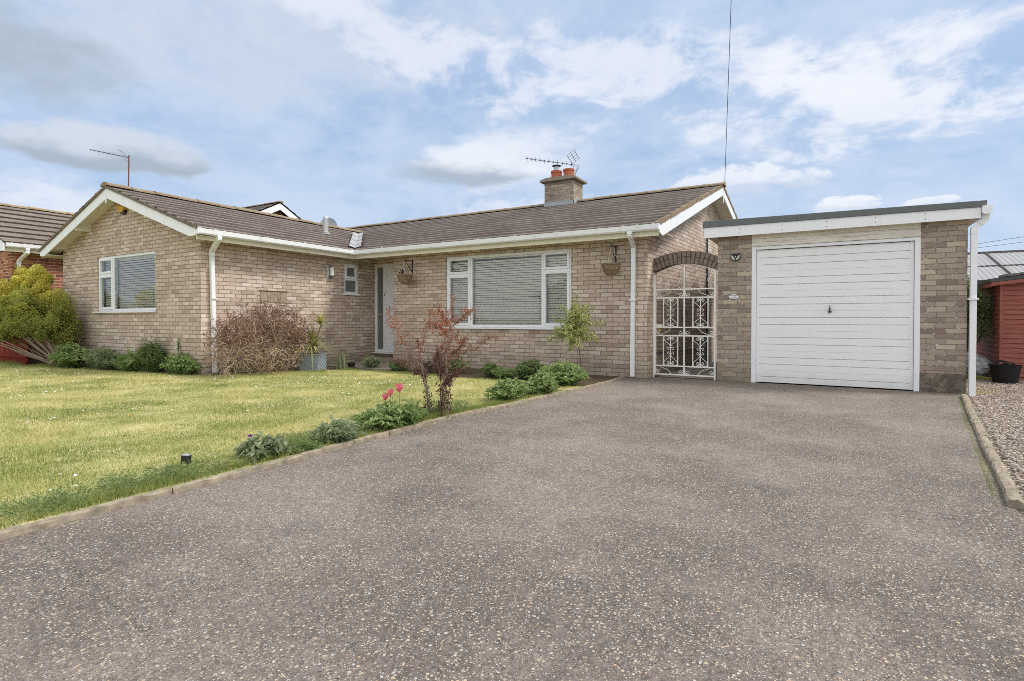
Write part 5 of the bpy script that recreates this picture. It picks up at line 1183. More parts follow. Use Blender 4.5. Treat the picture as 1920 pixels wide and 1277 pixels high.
def blades(n, poly, bb, hmin, hmax, wd, fade, z0=.03, seed=1, lean=.6):
    r = np.random.default_rng(seed); x = r.uniform(bb[0], bb[1], n * 3); y = r.uniform(bb[2], bb[3], n * 3)
    d = np.hypot(x, y); keep = inpoly(x, y, poly) & (r.random(len(x)) < np.clip((fade / d) ** 1.5, 0, 1))
    x, y, d = x[keep][:n], y[keep][:n], d[keep][:n]; n = len(x)
    h = r.uniform(hmin, hmax, n) * (1 + .35 * lumpy(x, y, 3.0, 5)); a = r.uniform(0, 6.28, n); l = r.uniform(0, lean, n) * h; w_ = wd * (.7 + .3 * d / 4)
    P = np.stack([x, y, np.full(n, z0)], 1); S = np.stack([np.cos(a), np.sin(a), 0 * a], 1) * (w_ / 2)[:, None]; b_ = r.uniform(0, 6.28, n)
    tip = P + np.stack([np.cos(b_) * l, np.sin(b_) * l, h], 1)
    V = np.stack([P - S, P + S, tip], 1).reshape(-1, 3); F = np.arange(3 * n).reshape(-1, 3)
    t = np.clip(.52 + .28 * lumpy(x, y, 1.5, 3) + .34 * lumpy(x, y, 7.0, 4) + r.normal(0, .26, n), 0, 1)
    return V, F, t
V, F, t = blades(420000, LAWN, (-20, -3.13, 0.2, 7.5), .010, .025, .0042, 4.5)
V2, F2, t2 = blades(60000, LAWN, (-20, -3.13, 0.2, 7.5), .022, .048, .005, 4.5, seed=91, lean=1.1)
k_ = lumpy(V2[::3, 0], V2[::3, 1], 4.0, 55) > .15; V2 = V2.reshape(-1, 3, 3)[k_].reshape(-1, 3); t2 = t2[k_] * .6; F2 = np.arange(len(V2)).reshape(-1, 3)
V, F, t = np.concatenate([V, V2]), np.concatenate([F, F2 + len(V)]), np.concatenate([t, t2])
tag(npmesh('lawn_grass', V, [F], M['blade'], None, t, org=(-8, 4, 0), uv=False), kind='stuff')
# rougher verge grass along the kerb and the beds
def band(path, wl, wr, n, hmin, hmax, seed, z0=.02):
    r = np.random.default_rng(seed); P = np.array(path); L = np.linalg.norm(np.diff(P, axis=0), axis=1); cum = np.concatenate([[0], np.cumsum(L)]); s = r.uniform(0, cum[-1], n)
    i = np.clip(np.searchsorted(cum, s) - 1, 0, len(L) - 1); f = (s - cum[i]) / L[i]; q = P[i] + (P[i + 1] - P[i]) * f[:, None]; d = (P[i + 1] - P[i]) / L[i][:, None]; nn_ = np.stack([-d[:, 1], d[:, 0]], 1)
    off = wl + (wr - wl) * r.random(n) ** 1.4; q = q + nn_ * off[:, None]
    h = r.uniform(hmin, hmax, n) * np.clip(1 - off / (abs(wr) + .01) * .5, .3, 1) * np.clip(.6 + .7 * lumpy(s * 2, s * .7, 2.0, seed), .25, 1.6)
    a = r.uniform(0, 6.28, n); S = np.stack([np.cos(a), np.sin(a), 0 * a], 1) * .0022
    b_ = r.uniform(0, 6.28, n); l = r.uniform(.1, .7, n) * h; B = np.stack([q[:, 0], q[:, 1], np.full(n, z0)], 1); tip = B + np.stack([np.cos(b_) * l, np.sin(b_) * l, h], 1)
    V = np.stack([B - S, B + S, tip], 1).reshape(-1, 3); return V, np.arange(3 * n).reshape(-1, 3), np.clip(r.normal(.3, .2, n), 0, 1)
V, F, t = band([(-3.385, 0.2), (-3.385, 4.5), (-3.27, 5.4), (-3.15, 6.9)], 0.0, .16, 26000, .03, .085, 21)
V2, F2, t2 = band([(-8.2, 7.06), (-9.0, 6.6), (-9.3, 5.55), (-10.2, 5.35), (-13.2, 4.85), (-15.2, 4.7), (-20, 5.0)], -.10, .14, 26000, .03, .09, 22)
V3, F3, t3 = band([(-3.1, 7.42), (-8.2, 7.5)], -.12, .12, 12000, .02, .07, 23)
tag(npmesh('verge_grass', np.concatenate([V, V2, V3]), [np.concatenate([F, F2 + len(V), F3 + len(V) + len(V2)])], M['blade'], None, np.concatenate([t, t2, t3]) * .6, org=(-8, 4, 0), uv=False), kind='stuff')
# feathery self-sown foliage spilling from the lawn edge
r = np.random.default_rng(31); cen = []
for (ya, yb2, n_, hh) in ((.9, 1.9, 34, .085), (1.9, 2.3, 8, .055), (2.55, 2.95, 20, .10), (3.15, 3.6, 16, .10), (3.85, 4.6, 24, .10), (4.6, 5.4, 10, .08), (.4, .9, 10, .08)):
    for _ in range(n_): cen.append((-3.42 - r.random() ** 1.3 * .26, r.uniform(ya, yb2), hh * r.uniform(.6, 1.3)))
PP, DD, LL = [], [], []
for (x_, y_, h_) in cen:
    n_ = 110; a = r.uniform(0, 6.28, n_); rr = r.random(n_) ** .6 * .085; z_ = r.random(n_) * h_
    PP.append(np.stack([x_ + rr * np.cos(a), y_ + rr * np.sin(a), .02 + z_], 1)); DD.append(np.stack([np.cos(a), np.sin(a), r.uniform(.2, 1.6, n_)], 1)); LL.append(r.uniform(.018, .045, n_))
P_ = np.concatenate(PP); tag(leaves('feathery_ground_cover', P_, np.concatenate(DD), np.concatenate(LL), .0030, M['leaf_weed'], None, org=(-3.5, 2, 0)), kind='stuff')
# daisies
n_ = 420; r = np.random.default_rng(8); x = r.uniform(-15, -3.6, 4000); y = r.uniform(1.2, 7.4, 4000); k = inpoly(x, y, LAWN) & (lumpy(x, y, 1.6, 77) > .12) & (r.random(4000) < .35); x, y = x[k][:n_], y[k][:n_]; n_ = len(x)
V, F = [], []
for i in range(n_):
    rr = r.uniform(.008, .014); zc_ = .046 + r.random() * .012; tx, ty = r.normal(0, .25, 2); m0 = len(V)
    for j in range(7): a = j * 2 * math.pi / 7; V.append((x[i] + rr * math.cos(a), y[i] + rr * math.sin(a), zc_ + rr * (tx * math.cos(a) + ty * math.sin(a))))
    F.append([m0 + j for j in range(7)])
tag(npmesh('lawn_daisies', V, [F], M['petal_white'], None, np.full(len(F), .5), org=(-8, 4, 0), uv=False), kind='stuff')
# gravel stones
def stones(name, n, poly, bb, smin, smax, seed, z0, cond=None):
    r = np.random.default_rng(seed); x = r.uniform(bb[0], bb[1], n * 4); y = r.uniform(bb[2], bb[3], n * 4); k = inpoly(x, y, poly)
    if cond is not None: k &= cond(x, y, r)
    x, y = x[k][:n], y[k][:n]; n = len(x); s = r.uniform(smin, smax, n)
    ico = np.array([(0, 0, 1), (.9, 0, .3), (.28, .85, .3), (-.72, .53, .3), (-.72, -.53, .3), (.28, -.85, .3), (.72, .53, -.35), (-.28, .85, -.35), (-.9, 0, -.35), (-.28, -.85, -.35), (.72, -.53, -.35), (0, 0, -1)])
    fc = np.array([(0, 1, 2), (0, 2, 3), (0, 3, 4), (0, 4, 5), (0, 5, 1), (1, 6, 2), (2, 7, 3), (3, 8, 4), (4, 9, 5), (5, 10, 1), (6, 7, 2), (7, 8, 3), (8, 9, 4), (9, 10, 5), (10, 6, 1)])
    a = r.uniform(0, 6.28, n); ca, sa = np.cos(a), np.sin(a); J = ico[None] * r.uniform(.75, 1.25, (n, 12, 1)); J = J * np.stack([s, s * r.uniform(.55, .9, n), s * r.uniform(.35, .6, n)], 1)[:, None]
    V = np.stack([J[..., 0] * ca[:, None] - J[..., 1] * sa[:, None] + x[:, None], J[..., 0] * sa[:, None] + J[..., 1] * ca[:, None] + y[:, None], J[..., 2] + z0 + s[:, None] * .2], -1)
    return tag(npmesh(name, V.reshape(-1, 3), [(np.arange(n)[:, None, None] * 12 + fc[None]).reshape(-1, 3)], M['pebble'], None, np.repeat(r.random(n), len(fc)), org=(2, 6, 0), uv=False, smooth=True), kind='stuff')
GRV = [(0.98, 2.8), (1.6, 1.4), (5, -1), (6, 14.5), (1.75, 14.5), (1.75, 9.5), (1.68, 9.1), (1.37, 6.81), (1.22, 5.68), (1.10, 4.71), (0.98, 3.88)]
stones('gravel_stones', 42000, GRV, (0.9, 5.2, 2.0, 12.6), .008, .018, 5, -.012, lambda x, y, r: r.random(len(x)) < np.clip(1.25 - (x - 1) * .2 - y * .03, .15, 1))
r0 = lambda x, y, r: r.random(len(x)) < np.exp(-((x - (.98 + (2.8 - y) * .45)) / .35) ** 2) * .8
stones('loose_stones_on_driveway', 500, DR, (0.2, 2.6, 1.0, 3.9), .004, .010, 6, .0, r0)
for i, (x_, y_, s_) in enumerate(()): pass
# dirt and moss line against the gravel-side kerb
V, F, t = band([(1.54, 8.9), (1.235, 6.81), (1.09, 5.68), (.962, 4.71), (.85, 3.88)], -.03, .02, 2600, .004, .010, 41, .0)
V2, F2, t2 = band([(1.78, 10.3), (2.15, 9.95)], -.45, .30, 2600, .015, .05, 42, -.01)
V3, F3, t3 = band([(2.0, 12.15), (2.5, 12.05)], -.1, .25, 3000, .04, .10, 43, -.01)
tag(npmesh('rough_grass', np.concatenate([V, V2, V3]), [np.concatenate([F, F2 + len(V), F3 + len(V) + len(V2)])], M['blade'], None, np.concatenate([t, t2 + .3, t3]) , org=(1.5, 8, 0), uv=False), kind='stuff')

def clump(label, c_, rx, ry, h, n, L, W, mt, group=None, name='garden_plant', cat='plant', spread=.75, droop=.35, stems=14, seed=0, parent=None):
    global rng
    rng = np.random.default_rng(seed + 100)
    t_ = thing(name, label, cat, (c_[0], c_[1], 0), group)
    nst = max(6, n // 16); a = rng.uniform(0, 6.28, nst); rr = np.sqrt(rng.random(nst)); tops = np.stack([c_[0] + rx * rr * np.cos(a), c_[1] + ry * rr * np.sin(a), c_[2] + h * (1 - .55 * rr ** 2) * rng.uniform(.75, 1.12, nst)], 1)
    bases = np.stack([c_[0] + .35 * rx * rr * np.cos(a), c_[1] + .35 * ry * rr * np.sin(a), np.full(nst, c_[2])], 1)
    k = rng.integers(0, nst, n); f = rng.random(n) ** .55; mid = bases + (tops - bases) * .5 + np.array([0, 0, .12 * h])
    P = ((1 - f) ** 2)[:, None] * bases[k] + (2 * f * (1 - f))[:, None] * mid[k] + (f ** 2)[:, None] * tops[k]
    D = np.stack([np.cos(a[k]) * rr[k] * .5, np.sin(a[k]) * rr[k] * .5, 0 * a[k]], 1) + rng.normal(size=(n, 3)) * spread * np.array([1, 1, .45]) + np.array([0, 0, .45])
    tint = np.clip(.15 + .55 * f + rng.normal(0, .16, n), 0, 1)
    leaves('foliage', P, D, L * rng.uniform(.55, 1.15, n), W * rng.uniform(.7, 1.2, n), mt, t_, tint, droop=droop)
    tubes('stem', [(np.array([bases[i], mid[i], tops[i]]), .0035, .0015) for i in range(nst)], M['leaf_mid'], t_)
    return t_
M1, MF, MG = M['leaf_mid'], M['leaf_fresh'], M['leaf_grey']
GB = 'low leafy plants under the gable wall'
clump('broad-leaved green clump at the foot of the golden shrub, left end of the gable bed', (-13.45, 5.03, 0), .62, .28, .50, 2000, .12, .040, MF, GB, seed=1)
clump('dark rosette clump with pale stems between the two ends of the gable bed', (-12.35, 5.16, 0), .62, .28, .46, 2200, .075, .024, MG, GB, seed=2)
clump('big-leaved comfrey-like plant in the middle of the gable bed', (-11.45, 5.26, 0), .40, .24, .36, 320, .20, .085, MF, GB, seed=3)
clump('tall bushy green plant below the gable window', (-10.98, 5.36, 0), .50, .22, .66, 2900, .055, .022, M1, GB, seed=4)
clump('bright green leafy clump beside the wing downpipe', (-10.08, 5.42, 0), .58, .20, .40, 2900, .065, .028, MF, GB, seed=5)
clump('thin upright ivy sprig against the gable wall', (-10.32, 5.49, .3), .04, .02, .42, 90, .035, .02, M1, seed=6, name='ivy_sprig')
FB = 'small plants in the bed below the picture window'
clump('pale feathery plant in front of the doorstep', (-8.05, 8.1, 0), .22, .2, .27, 600, .075, .022, MG, FB, seed=7)
clump('rounded dark green plant near the porch corner', (-7.20, 8.0, 0), .26, .22, .25, 900, .07, .02, M1, FB, seed=8)
clump('brown and green plant behind the red-leaved shrub', (-6.35, 8.1, 0), .34, .22, .30, 700, .06, .018, M['leaf_plum'], FB, seed=9)
clump('fresh green plant seen between the stems of the red-leaved shrub', (-5.95, 8.2, 0), .26, .2, .36, 800, .06, .024, MF, FB, seed=10)
clump('small dense plant left of the bushiest one under the picture window', (-5.05, 7.95, 0), .22, .2, .26, 900, .07, .022, M1, FB, seed=11)
clump('soft yellow-green grassy tuft under the picture window', (-4.72, 7.85, 0), .20, .18, .20, 900, .08, .008, MF, FB, seed=12, spread=.4)
clump('bushiest dark green plant under the picture window', (-4.25, 7.95, 0), .30, .26, .33, 1500, .085, .024, M1, FB, seed=13)
clump('low spreading plant joining the bushy plant and the kerb clump', (-3.85, 7.75, 0), .25, .2, .20, 700, .07, .022, M1, FB, seed=14)
KB = 'leafy clumps along the driveway kerb'
clump('leafy green clump at the kerb below the little standard tree', (-3.45, 7.45, 0), .36, .50, .37, 2600, .10, .026, MF, KB, seed=15)
clump('leafy green clump spilling over the kerb in front of the standard tree', (-3.32, 6.50, 0), .24, .36, .28, 1700, .09, .025, MF, KB, seed=16)
clump('wide rounded clump on the kerb right of the red-leaved shrub', (-3.42, 5.80, 0), .26, .42, .27, 2000, .062, .024, MF, KB, seed=17)
clump('leafy clump with pink tulips beside the kerb', (-3.50, 3.80, 0), .23, .40, .24, 1800, .095, .026, MF, KB, seed=18)
clump('spiky grey-green clump between the tulips and the purple-flowered plant', (-3.45, 3.08, 0), .14, .19, .19, 520, .10, .024, MG, KB, seed=19)
clump('grey-green clump with one purple flower nearest the spike light', (-3.50, 2.44, 0), .16, .19, .18, 420, .09, .025, MG, KB, seed=20)
clump('low wispy weed tuft right of the purple-flowered plant', (-3.42, 2.72, 0), .10, .16, .10, 900, .045, .005, MF, KB, seed=22, spread=.5)
clump('sprawling plum-leaved sedum at the foot of the red-leaved shrub', (-3.62, 4.40, 0), .16, .30, .14, 420, .035, .02, M['leaf_plum'], KB, seed=23)
# purple flower and tulips
def tulip(x, y, z, label, opened, seed, r_=.026):
    global rng; rng = np.random.default_rng(seed)
    t_ = thing('tulip', label, 'flower', (x, y, 0), 'pink tulips by the kerb')
    tubes('stem', [(np.array([(x + .01, y, .02), (x + .004, y + .01, z * .5), (x, y, z - r_)]), .004, .003)], MF, t_, 5)
    V, F = [], []
    for j in range(6):
        a = j * math.pi / 3 + seed; ri = r_ * (1.0 if j % 2 else .85); m0 = len(V)
        for q in range(6):
            f = q / 5; rad = ri * (math.sin(min(1, f * 1.25) * math.pi / 2) * (1 - .35 * max(0, f - .55)) + opened * f * f); wq = ri * 1.15 * math.sin(math.pi * (.12 + .83 * f)) ; zq = z - r_ + f * r_ * 2.5
            for s_ in (-1, 0, 1): V.append((x + rad * math.cos(a) - s_ * wq * math.sin(a) * .6, y + rad * math.sin(a) + s_ * wq * math.cos(a) * .6, zq + (0 if s_ else .002)))
        for q in range(5):
            for s_ in (0, 1): F.append([m0 + q * 3 + s_, m0 + q * 3 + s_ + 1, m0 + q * 3 + s_ + 4, m0 + q * 3 + s_ + 3])
    npmesh('petals', V, [F], M['petal_pink'], t_, rng.random(len(F)), uv=False, smooth=True)
    n_ = 4; leaves('foliage', np.tile([[x, y, .03]], (n_, 1)), rng.normal(size=(n_, 3)) * .3 + np.array([0, 0, 1]), .16, .03, MG, t_)
tulip(-3.50, 3.70, .305, 'darkest pink tulip, lowest of the three by the kerb', .1, 1, .026); tulip(-3.455, 3.72, .345, 'half-open pink tulip between the other two', .3, 2, .026); tulip(-3.35, 3.72, .395, 'tallest pink tulip with one petal standing open', .25, 3, .032)
t_ = thing('wallflower', 'single small purple flower above the clump nearest the spike light', 'flower', (-3.56, 2.42, 0)); rng = np.random.default_rng(5)
tubes('stem', [(np.array([(-3.54, 2.43, .03), (-3.575, 2.42, .14), (-3.59, 2.41, .185)]), .003, .002)], MF, t_, 5)
leaves('petals', np.array([[-3.59, 2.41, .185]]) + rng.normal(size=(26, 3)) * .006, rng.normal(size=(26, 3)), .016, .014, M['petal_purple'], t_)
for i, (x_, y_, lab) in enumerate(((-3.58, 1.99, 'yellow dandelion just right of the spike light'), (-6.05, 2.75, 'lone yellow dandelion out on the open lawn'), (-3.42, 2.16, 'yellow dandelion between the spike light and the purple flower'))):
    t_ = thing('dandelion', lab, 'flower', (x_, y_, .03), 'dandelions in the grass'); leaves('petals', np.tile([[x_, y_, .055]], (40, 1)), rng.normal(size=(40, 3)) * np.array([1, 1, .3]) + np.array([0, 0, .5]), .015, .004, M['petal_yellow'], t_); tubes('stem', [(np.array([(x_, y_, .02), (x_, y_, .055)]), .002, .002)], MF, t_)
# iris-like swords
t_ = thing('sword_leaf_clump', 'upright clump of narrow sword leaves beside the small black pot', 'plant', (-8.52, 7.75, 0)); rng = np.random.default_rng(50); n_ = 60
P = np.stack([-8.52 + rng.normal(0, .07, n_), 7.75 + rng.normal(0, .07, n_), np.zeros(n_)], 1)
strip_leaves('foliage', P, rng.normal(size=(n_, 3)) * .14 + np.array([0, 0, 1]), rng.uniform(.25, .48, n_), .016, MG, t_, droop=rng.uniform(0, .2, n_))
# cordyline in the planter
t_ = thing('cordyline', 'spiky cordyline with yellow striped leaves growing in the planter', 'plant', (-8.70, 7.22, .30)); rng = np.random.default_rng(51)
tubes('trunk', [(np.array([(-8.72, 7.2, .28), (-8.70, 7.2, .5)]), .03, .022), (np.array([(-8.70, 7.2, .45), (-8.62, 7.22, .7), (-8.52, 7.24, .92)]), .018, .014)], M['bark_pale'], t_, 8)
def heads(c_, n_, Lm, dr, up):
    a = rng.uniform(0, 6.28, n_); e = rng.uniform(-.25, 1.3, n_) + up; return np.tile([c_], (n_, 1)) + rng.normal(0, .012, (n_, 3)), np.stack([np.cos(a) * np.cos(e), np.sin(a) * np.cos(e), np.sin(e)], 1), rng.uniform(.6, 1.1, n_) * Lm, np.full(n_, dr) * rng.uniform(.3, 1.1, n_)
A1 = heads((-8.68, 7.15, .50), 110, .62, .62, .25); A2 = heads((-8.50, 7.20, .95), 62, .34, .45, .2)
strip_leaves('foliage', np.concatenate([A1[0], A2[0]]), np.concatenate([A1[1], A2[1]]), np.concatenate([A1[2], A2[2]]), .026, M['leaf_sword'], t_, droop=np.concatenate([A1[3], A2[3]]), seg=6)
# bare twiggy shrub against the wing wall
t_ = thing('twiggy_shrub', 'dense tangled barberry with bare tan twigs and small maroon leaves by the wing wall', 'shrub', (-9.05, 6.45, 0)); rng = np.random.default_rng(52)
polys, tn, LP, LD, RP, RD = [], [], [], [], [], []
CB = np.array([-8.98, 6.50, 0.]); U_ = np.array([-.20, .98, 0.]); V_ = np.array([.98, .20, 0.])
def env(p):  # inside the mound?
    q = p - CB; u = q @ U_; v_ = q @ V_; return ((u + .12) / 1.16) ** 2 + (v_ / .50) ** 2 + ((p[2] - .55) / .90) ** 2
for i in range(46):
    d = U_ * rng.uniform(-1, 1) * .75 + V_ * rng.uniform(-.5, .5) + np.array([0, 0, 1.0]); P = grow(CB + U_ * rng.normal(0, .28) + V_ * rng.normal(0, .1), d, rng.uniform(.9, 1.45), 8, .35, -.2)
    P[:, 0] = np.maximum(P[:, 0], -9.58); polys.append((P, .009, .003)); tn.append(rng.uniform(.1, .6))
for i in range(2700):
    u, v_ = rng.uniform(-1.3, .88), rng.uniform(-.45, .48); zmax = 1.18 * 1.12 * math.sqrt(max(0.05, 1 - ((u + .15) / 1.25) ** 2)) * (.86 + .14 * math.sin(u * 7 + 1)) ; z_ = rng.random() ** .8 * zmax
    p = CB + U_ * u + V_ * v_ + np.array([0, 0, z_ + .05])
    if env(p) > 1.05 or rng.random() < .30 * (1 + math.sin(u * 6.0 + z_ * 5.0)): continue
    d = U_ * (u * .8 + rng.normal(0, .7)) + V_ * (v_ * 1.2 + rng.normal(0, .5)) + np.array([0, 0, rng.normal(.25, .6)])
    P = grow(p, d, rng.uniform(.14, .46), 6, .8, -.7); P[:, 0] = np.maximum(P[:, 0], -9.60); P[:, 2] = np.maximum(P[:, 2], .01)
    polys.append((P, .0048, .0018)); tn.append(np.clip(rng.normal(.62 - .12 * (z_ > .7), .28), 0, 1))
    q_ = 3 if z_ < .55 else 13
    if rng.random() < (.35 + .6 * (z_ > .55)):
        k = rng.integers(1, 7, q_); LP.append(P[k] + rng.normal(0, .012, (q_, 3))); LD.append(rng.normal(size=(q_, 3)))
# long leafy wands reaching above the mound
for (u, h) in ((-1.05, 1.50), (-.98, 1.40), (-.55, 1.22), (-.2, 1.32), (.1, 1.28), (.45, 1.30), (.75, 1.40), (.95, 1.35), (.25, 1.2), (-1.15, 1.0), (.85, .95), (-1.3, .6), (-1.35, .8), (-.75, 1.38), (-.35, 1.42), (.0, 1.45), (.3, 1.42), (.6, 1.42), (.85, 1.46), (-.9, 1.25), (.8, .8), (-1.2, 1.2)):
    P = grow(CB + U_ * u * .8 + np.array([0, 0, .55]), U_ * (u * .35 + rng.normal(0, .1)) + np.array([0, 0, 1]), h - .5, 8, .35, -.2); P[:, 0] = np.maximum(P[:, 0], -9.58); polys.append((P, .004, .0018)); tn.append(.3)
    for _ in range(60): k = rng.integers(1, 9); LP.append(P[k][None] + rng.normal(0, .022, (1, 3))); LD.append(rng.normal(size=(1, 3)))
tubes('twigs', polys, M['twig'], t_, 3, tn)
P = np.concatenate(LP); leaves('foliage', P, np.concatenate(LD), rng.uniform(.020, .036, len(P)), .018, M['leaf_red'], t_)
clump('dark leafy seedling in the shade beside the wing downpipe', (-9.42, 5.98, 0), .12, .12, .36, 300, .04, .012, M['leaf_dark'], seed=60)
# red-leaved multi-stem shrub by the kerb
t_ = thing('red_leaf_shrub', 'airy multi-stemmed shrub with rust red leaves by the kerb', 'shrub', (-3.38, 4.35, 0)); rng = np.random.default_rng(53)
RT = np.array([math.cos(yaw), math.sin(yaw), 0]); BK = np.array([-math.sin(yaw), math.cos(yaw), 0]); B0 = np.array([-3.40, 4.38, 0.])
S_ = [ # (sideways, height) control points of each stem, from the ground up
 ([(.04, 0), (.06, .3), (.09, .65), (.10, .95), (.13, 1.22)], 0.0), ([(.0, 0), (.03, .3), (.06, .55), (.03, .85), (.08, 1.05)], .05),
 ([(-.06, 0), (-.13, .35), (-.20, .70), (-.22, .80), (-.42, .92), (-.50, 1.06)], .0), ([(-.06, 0), (-.14, .4), (-.18, .66), (-.12, .86), (-.06, 1.02), (-.04, 1.1)], -.1),
 ([(-.14, .42), (-.24, .52), (-.36, .72), (-.42, .86), (-.56, 1.03)], .05), ([(-.14, .42), (-.28, .55), (-.42, .60)], -.1),
 ([(.08, .55), (.22, .66), (.36, .72), (.46, .80), (.54, .83)], .0), ([(.09, .62), (.2, .72), (.24, .80)], .1), ([(.10, .9), (.2, .98), (.27, 1.05), (.33, 1.09)], -.05),
 ([(.10, .9), (.02, 1.0), (-.03, 1.12)], .08), ([(.06, .35), (.14, .45), (.25, .52)], -.1), ([(.0, .4), (-.05, .55), (-.04, .7)], .12), ([(.10, .85), (.03, .93), (-.06, .95)], -.12), ([(.02, 0), (.0, .3), (-.03, .55), (.02, .75)], .1), ([(.08, 0), (.11, .3), (.07, .6), (.12, .8), (.19, .85)], -.06)]
polys, LP, LD, LT = [], [], [], []
for pts, off in S_:
    pts = np.array(pts) * np.array([1.05, 1.03]); s = np.linspace(0, len(pts) - 1, 22); X_ = np.interp(s, range(len(pts)), pts[:, 0]); Z_ = np.interp(s, range(len(pts)), pts[:, 1])
    depth = off * (Z_ / 1.0) * 2.2 + rng.normal(0, .015) ; P = B0 + RT * X_[:, None] + BK * depth[:, None] + np.array([0, 0, 1]) * Z_[:, None] + rng.normal(0, .006, (22, 3))
    polys.append((P, .0068 if pts[0, 1] < .1 else .0045, .002))
    for k in range(1, 22):
        zk = P[k, 2]; cnt = 4 if zk > .72 else (6 if zk > .45 else (9 if zk > .08 else 2))
        for _ in range(3):
            q = grow(P[k], rng.normal(size=3) * np.array([1, 1, .7]) + np.array([0, 0, .35]), rng.uniform(.03, .10 if zk > .5 else .07), 3, .4); polys.append((q, .0018, .001))
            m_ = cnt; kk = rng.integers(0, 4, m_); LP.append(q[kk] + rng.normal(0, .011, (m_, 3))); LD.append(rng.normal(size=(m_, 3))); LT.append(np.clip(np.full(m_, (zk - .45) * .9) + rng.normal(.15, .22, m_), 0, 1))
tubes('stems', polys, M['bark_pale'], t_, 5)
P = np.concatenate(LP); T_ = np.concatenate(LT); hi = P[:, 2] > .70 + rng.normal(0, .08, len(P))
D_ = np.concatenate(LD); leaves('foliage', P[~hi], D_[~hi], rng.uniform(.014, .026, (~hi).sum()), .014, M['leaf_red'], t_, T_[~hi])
o_ = leaves('foliage', P[hi], D_[hi], rng.uniform(.014, .026, hi.sum()), .014, M['leaf_rust'], t_, T_[hi]); o_['label'] = 'brighter rust-orange leaves at the tips'
# little variegated standard tree
t_ = thing('standard_tree', 'slim young tree with a pale variegated ball of leaves before the picture window', 'tree', (-3.98, 9.0 - .55, 0)); rng = np.random.default_rng(54)
tb = np.array([-3.55, 8.45, 0.]); tc_ = np.array([-3.66, 8.42, .72])
polys = [(np.array([tb, tb + [-.01, 0, .3], tb + [-.03, 0, .5], tc_ + [-.02, 0, 0]]), .012, .009)]; LP, LD = [], []
for i in range(46):
    a = rng.uniform(0, 6.28); e = rng.uniform(-.25, 1.45); L_ = rng.uniform(.30, .58) * (1.0 if e > .3 else .85); d = np.array([math.cos(a) * math.cos(e), math.sin(a) * math.cos(e), math.sin(e)]); P = grow(tc_ + np.array([0, 0, rng.uniform(-.03, .12)]), d, L_, 7, .45, -.1); polys.append((P, .0042, .0015))
    for k in range(2, 8):
        for _ in range(2):
            q = grow(P[k], rng.normal(size=3) + d * .5, rng.uniform(.04, .12), 3, .5); polys.append((q, .0016, .001)); m_ = 15; LP.append(q[rng.integers(0, 4, m_)] + rng.normal(0, .012, (m_, 3))); LD.append(rng.normal(size=(m_, 3)) + d * .5)
tubes('trunk', polys, M['bark'], t_, 5)
P = np.concatenate(LP); leaves('crown', P, np.concatenate(LD), rng.uniform(.022, .044, len(P)), .017, M['leaf_varieg'], t_)
# golden shrub, green shrub with bare stems, and the evergreen on the right
def bush(name, label, c_, rad, n, L, W, mt, seed, stem_mat, nst=40, zc=None, top_bias=0, trunk_from=None, lumps=26, floor=.15):
    global rng; rng = np.random.default_rng(seed); t_ = thing(name, label, 'shrub', (c_[0], c_[1], 0)); rad = np.array(rad); C_ = np.array(c_, float)
    a = rng.normal(size=(lumps, 3)); a = unit(a); a[:, 2] = np.where(a[:, 2] < -.5, -a[:, 2], a[:, 2]); ctr = C_ + a * rad * rng.uniform(.25, .92, (lumps, 1)); lr = rng.uniform(.16, .46, lumps)
    k = rng.integers(0, lumps, n); dd = unit(rng.normal(size=(n, 3))); P = ctr[k] + dd * (lr[k] * rng.random(n) ** .6)[:, None] * np.minimum(1, rad / rad.max() * 1.4)
    keep = P[:, 2] > floor; P, dd, k = P[keep], dd[keep], k[keep]
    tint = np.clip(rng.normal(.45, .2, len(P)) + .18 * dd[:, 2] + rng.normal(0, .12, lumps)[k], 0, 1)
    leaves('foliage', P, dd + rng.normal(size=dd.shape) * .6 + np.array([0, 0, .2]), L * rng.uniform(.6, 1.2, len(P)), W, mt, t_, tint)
    polys = []
    b0 = np.array(trunk_from if trunk_from is not None else (c_[0], c_[1], 0.0))
    for i in range(nst):
        tgt = ctr[i % lumps] + rng.normal(0, .1, 3); m1 = (b0 + tgt) / 2 + rng.normal(0, .07, 3); m1[2] = max(m1[2], .08); q = np.array([b0 + rng.normal(0, .04, 3) * [1, 1, 0], (b0 + m1) / 2 + [0, 0, .02], m1, (m1 + tgt) / 2 + rng.normal(0, .03, 3), tgt]); q[:, 2] = np.maximum(q[:, 2], .01); polys.append((q, .014, .004))
    tubes('stems', polys, stem_mat, t_, 5); return t_
bush('golden_shrub', 'tall golden yellow leaved shrub in front of the red brick bungalow', (-16.7, 5.32, 1.52), (2.5, .34, .76), 68000, .055, .030, M['leaf_gold'], 61, M['bark'], lumps=110)
bush('green_shrub', 'sprawling mid-green shrub with bare arching stems at the wing corner', (-15.6, 4.80, .92), (1.85, .36, .70), 66000, .048, .026, M['leaf_olive'], 62, M['bark_pale'], nst=30, trunk_from=(-13.75, 4.98, 0), lumps=140, floor=.20)
bush('cotoneaster', 'dark green small-leaved shrub pressed against the wing corner', (-14.15, 5.12, .85), (.40, .22, .60), 14000, .040, .024, M['leaf_olive'], 65, M['bark'], nst=14, trunk_from=(-13.8, 5.2, 0), lumps=34)
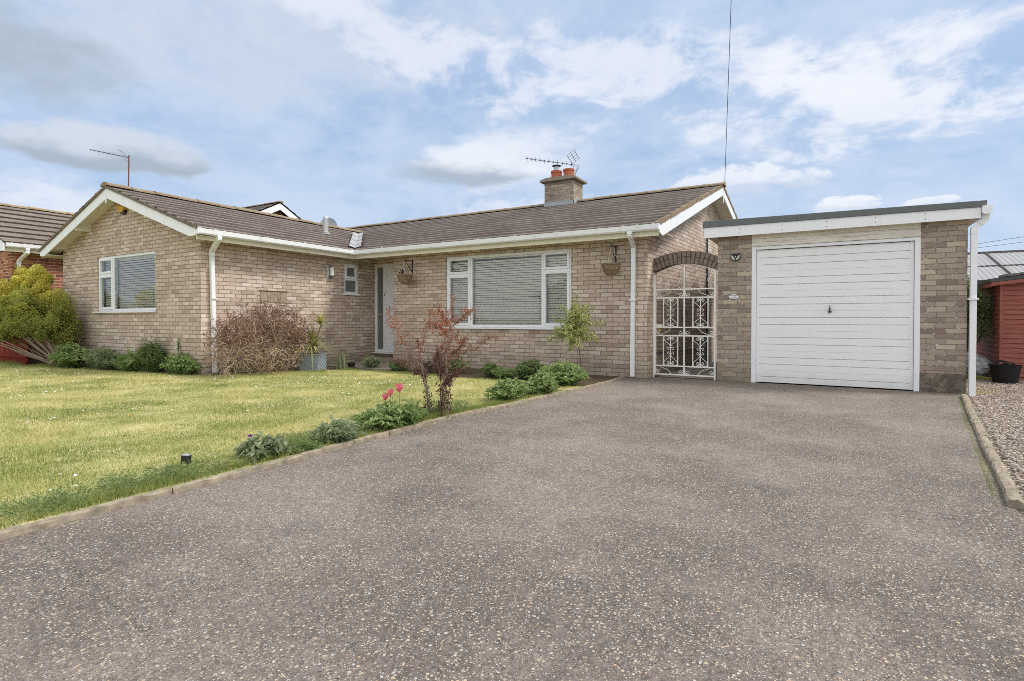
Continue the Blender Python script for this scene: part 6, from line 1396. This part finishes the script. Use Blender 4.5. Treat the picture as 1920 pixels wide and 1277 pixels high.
# long bare stems sweeping left from the root of the green shrub
rng = np.random.default_rng(66); polys = []
for i in range(11):
    e_ = np.array([-14.9 - rng.random() * 2.4, 4.70 + rng.random() * .4, .45 + rng.random() * .45]); s_ = np.array([-13.75, 4.98, .02]) + rng.normal(0, .05, 3) * [1, 1, 0]; m1 = (s_ + e_) / 2 + np.array([0, -.05, -.06]) + rng.normal(0, .05, 3); polys.append((np.array([s_, (s_ + m1) / 2 + rng.normal(0, .03, 3) + [0, 0, .03], m1 + rng.normal(0, .03, 3) + [0, 0, .03], (m1 + e_) / 2 + rng.normal(0, .04, 3), e_]), .011, .005))
tubes('bare_stems', polys, M['bark'], bpy.data.objects['green_shrub'], 5)
bush('evergreen_shrub', 'dark evergreen shrub between the garage downpipe and the shed', (2.22, 12.85, .95), (.36, .34, .80), 16000, .045, .022, M['leaf_dark'], 63, M['bark'], nst=16, lumps=26, floor=.05)

# ================================================================== across the road (seen mirrored in the window glass)
op = thing('opposite_house', 'plain brick house across the road, mirrored in the picture window', 'house', (-9.5, -14, 0))
b = MB(); b.box(-17, -7.0, -24, -14.5, -.05, 2.6); b.prism([(-17, 2.6), (-7.0, 2.6), (-12, 4.9)], -14.5, -24); b.build('wall', M['brick_garage'], op)
b = MB(); b.prism([(-17.5, 2.5), (-12, 5.03), (-6.5, 2.5), (-6.5, 2.62), (-12, 5.16), (-17.5, 2.62)], -14.2, -24.3); b.build('roof', M['tile'], op)
b = MB(); b.prism([(-17.5, 2.45), (-12, 4.98), (-6.5, 2.45), (-6.5, 2.66), (-12, 5.2), (-17.5, 2.66)], -14.17, -14.2); b.build('barge_board', M['barge'], op)
for i, (x_, y_, h_) in enumerate(((-27, -3.0, 2.6), (-31, -7.5, 3.0))):
    rngs = 70 + i; bush('roadside_bush', ('yellow-green' if i == 0 else 'taller olive') + ' bush across the lawn, mirrored in the gable window', (x_, y_, h_ * .5), (2.2, 1.6, h_ * .5), 6000, .16, .09, M['leaf_gold'] if i == 0 else M['leaf_olive'], rngs, M['bark'], lumps=30)
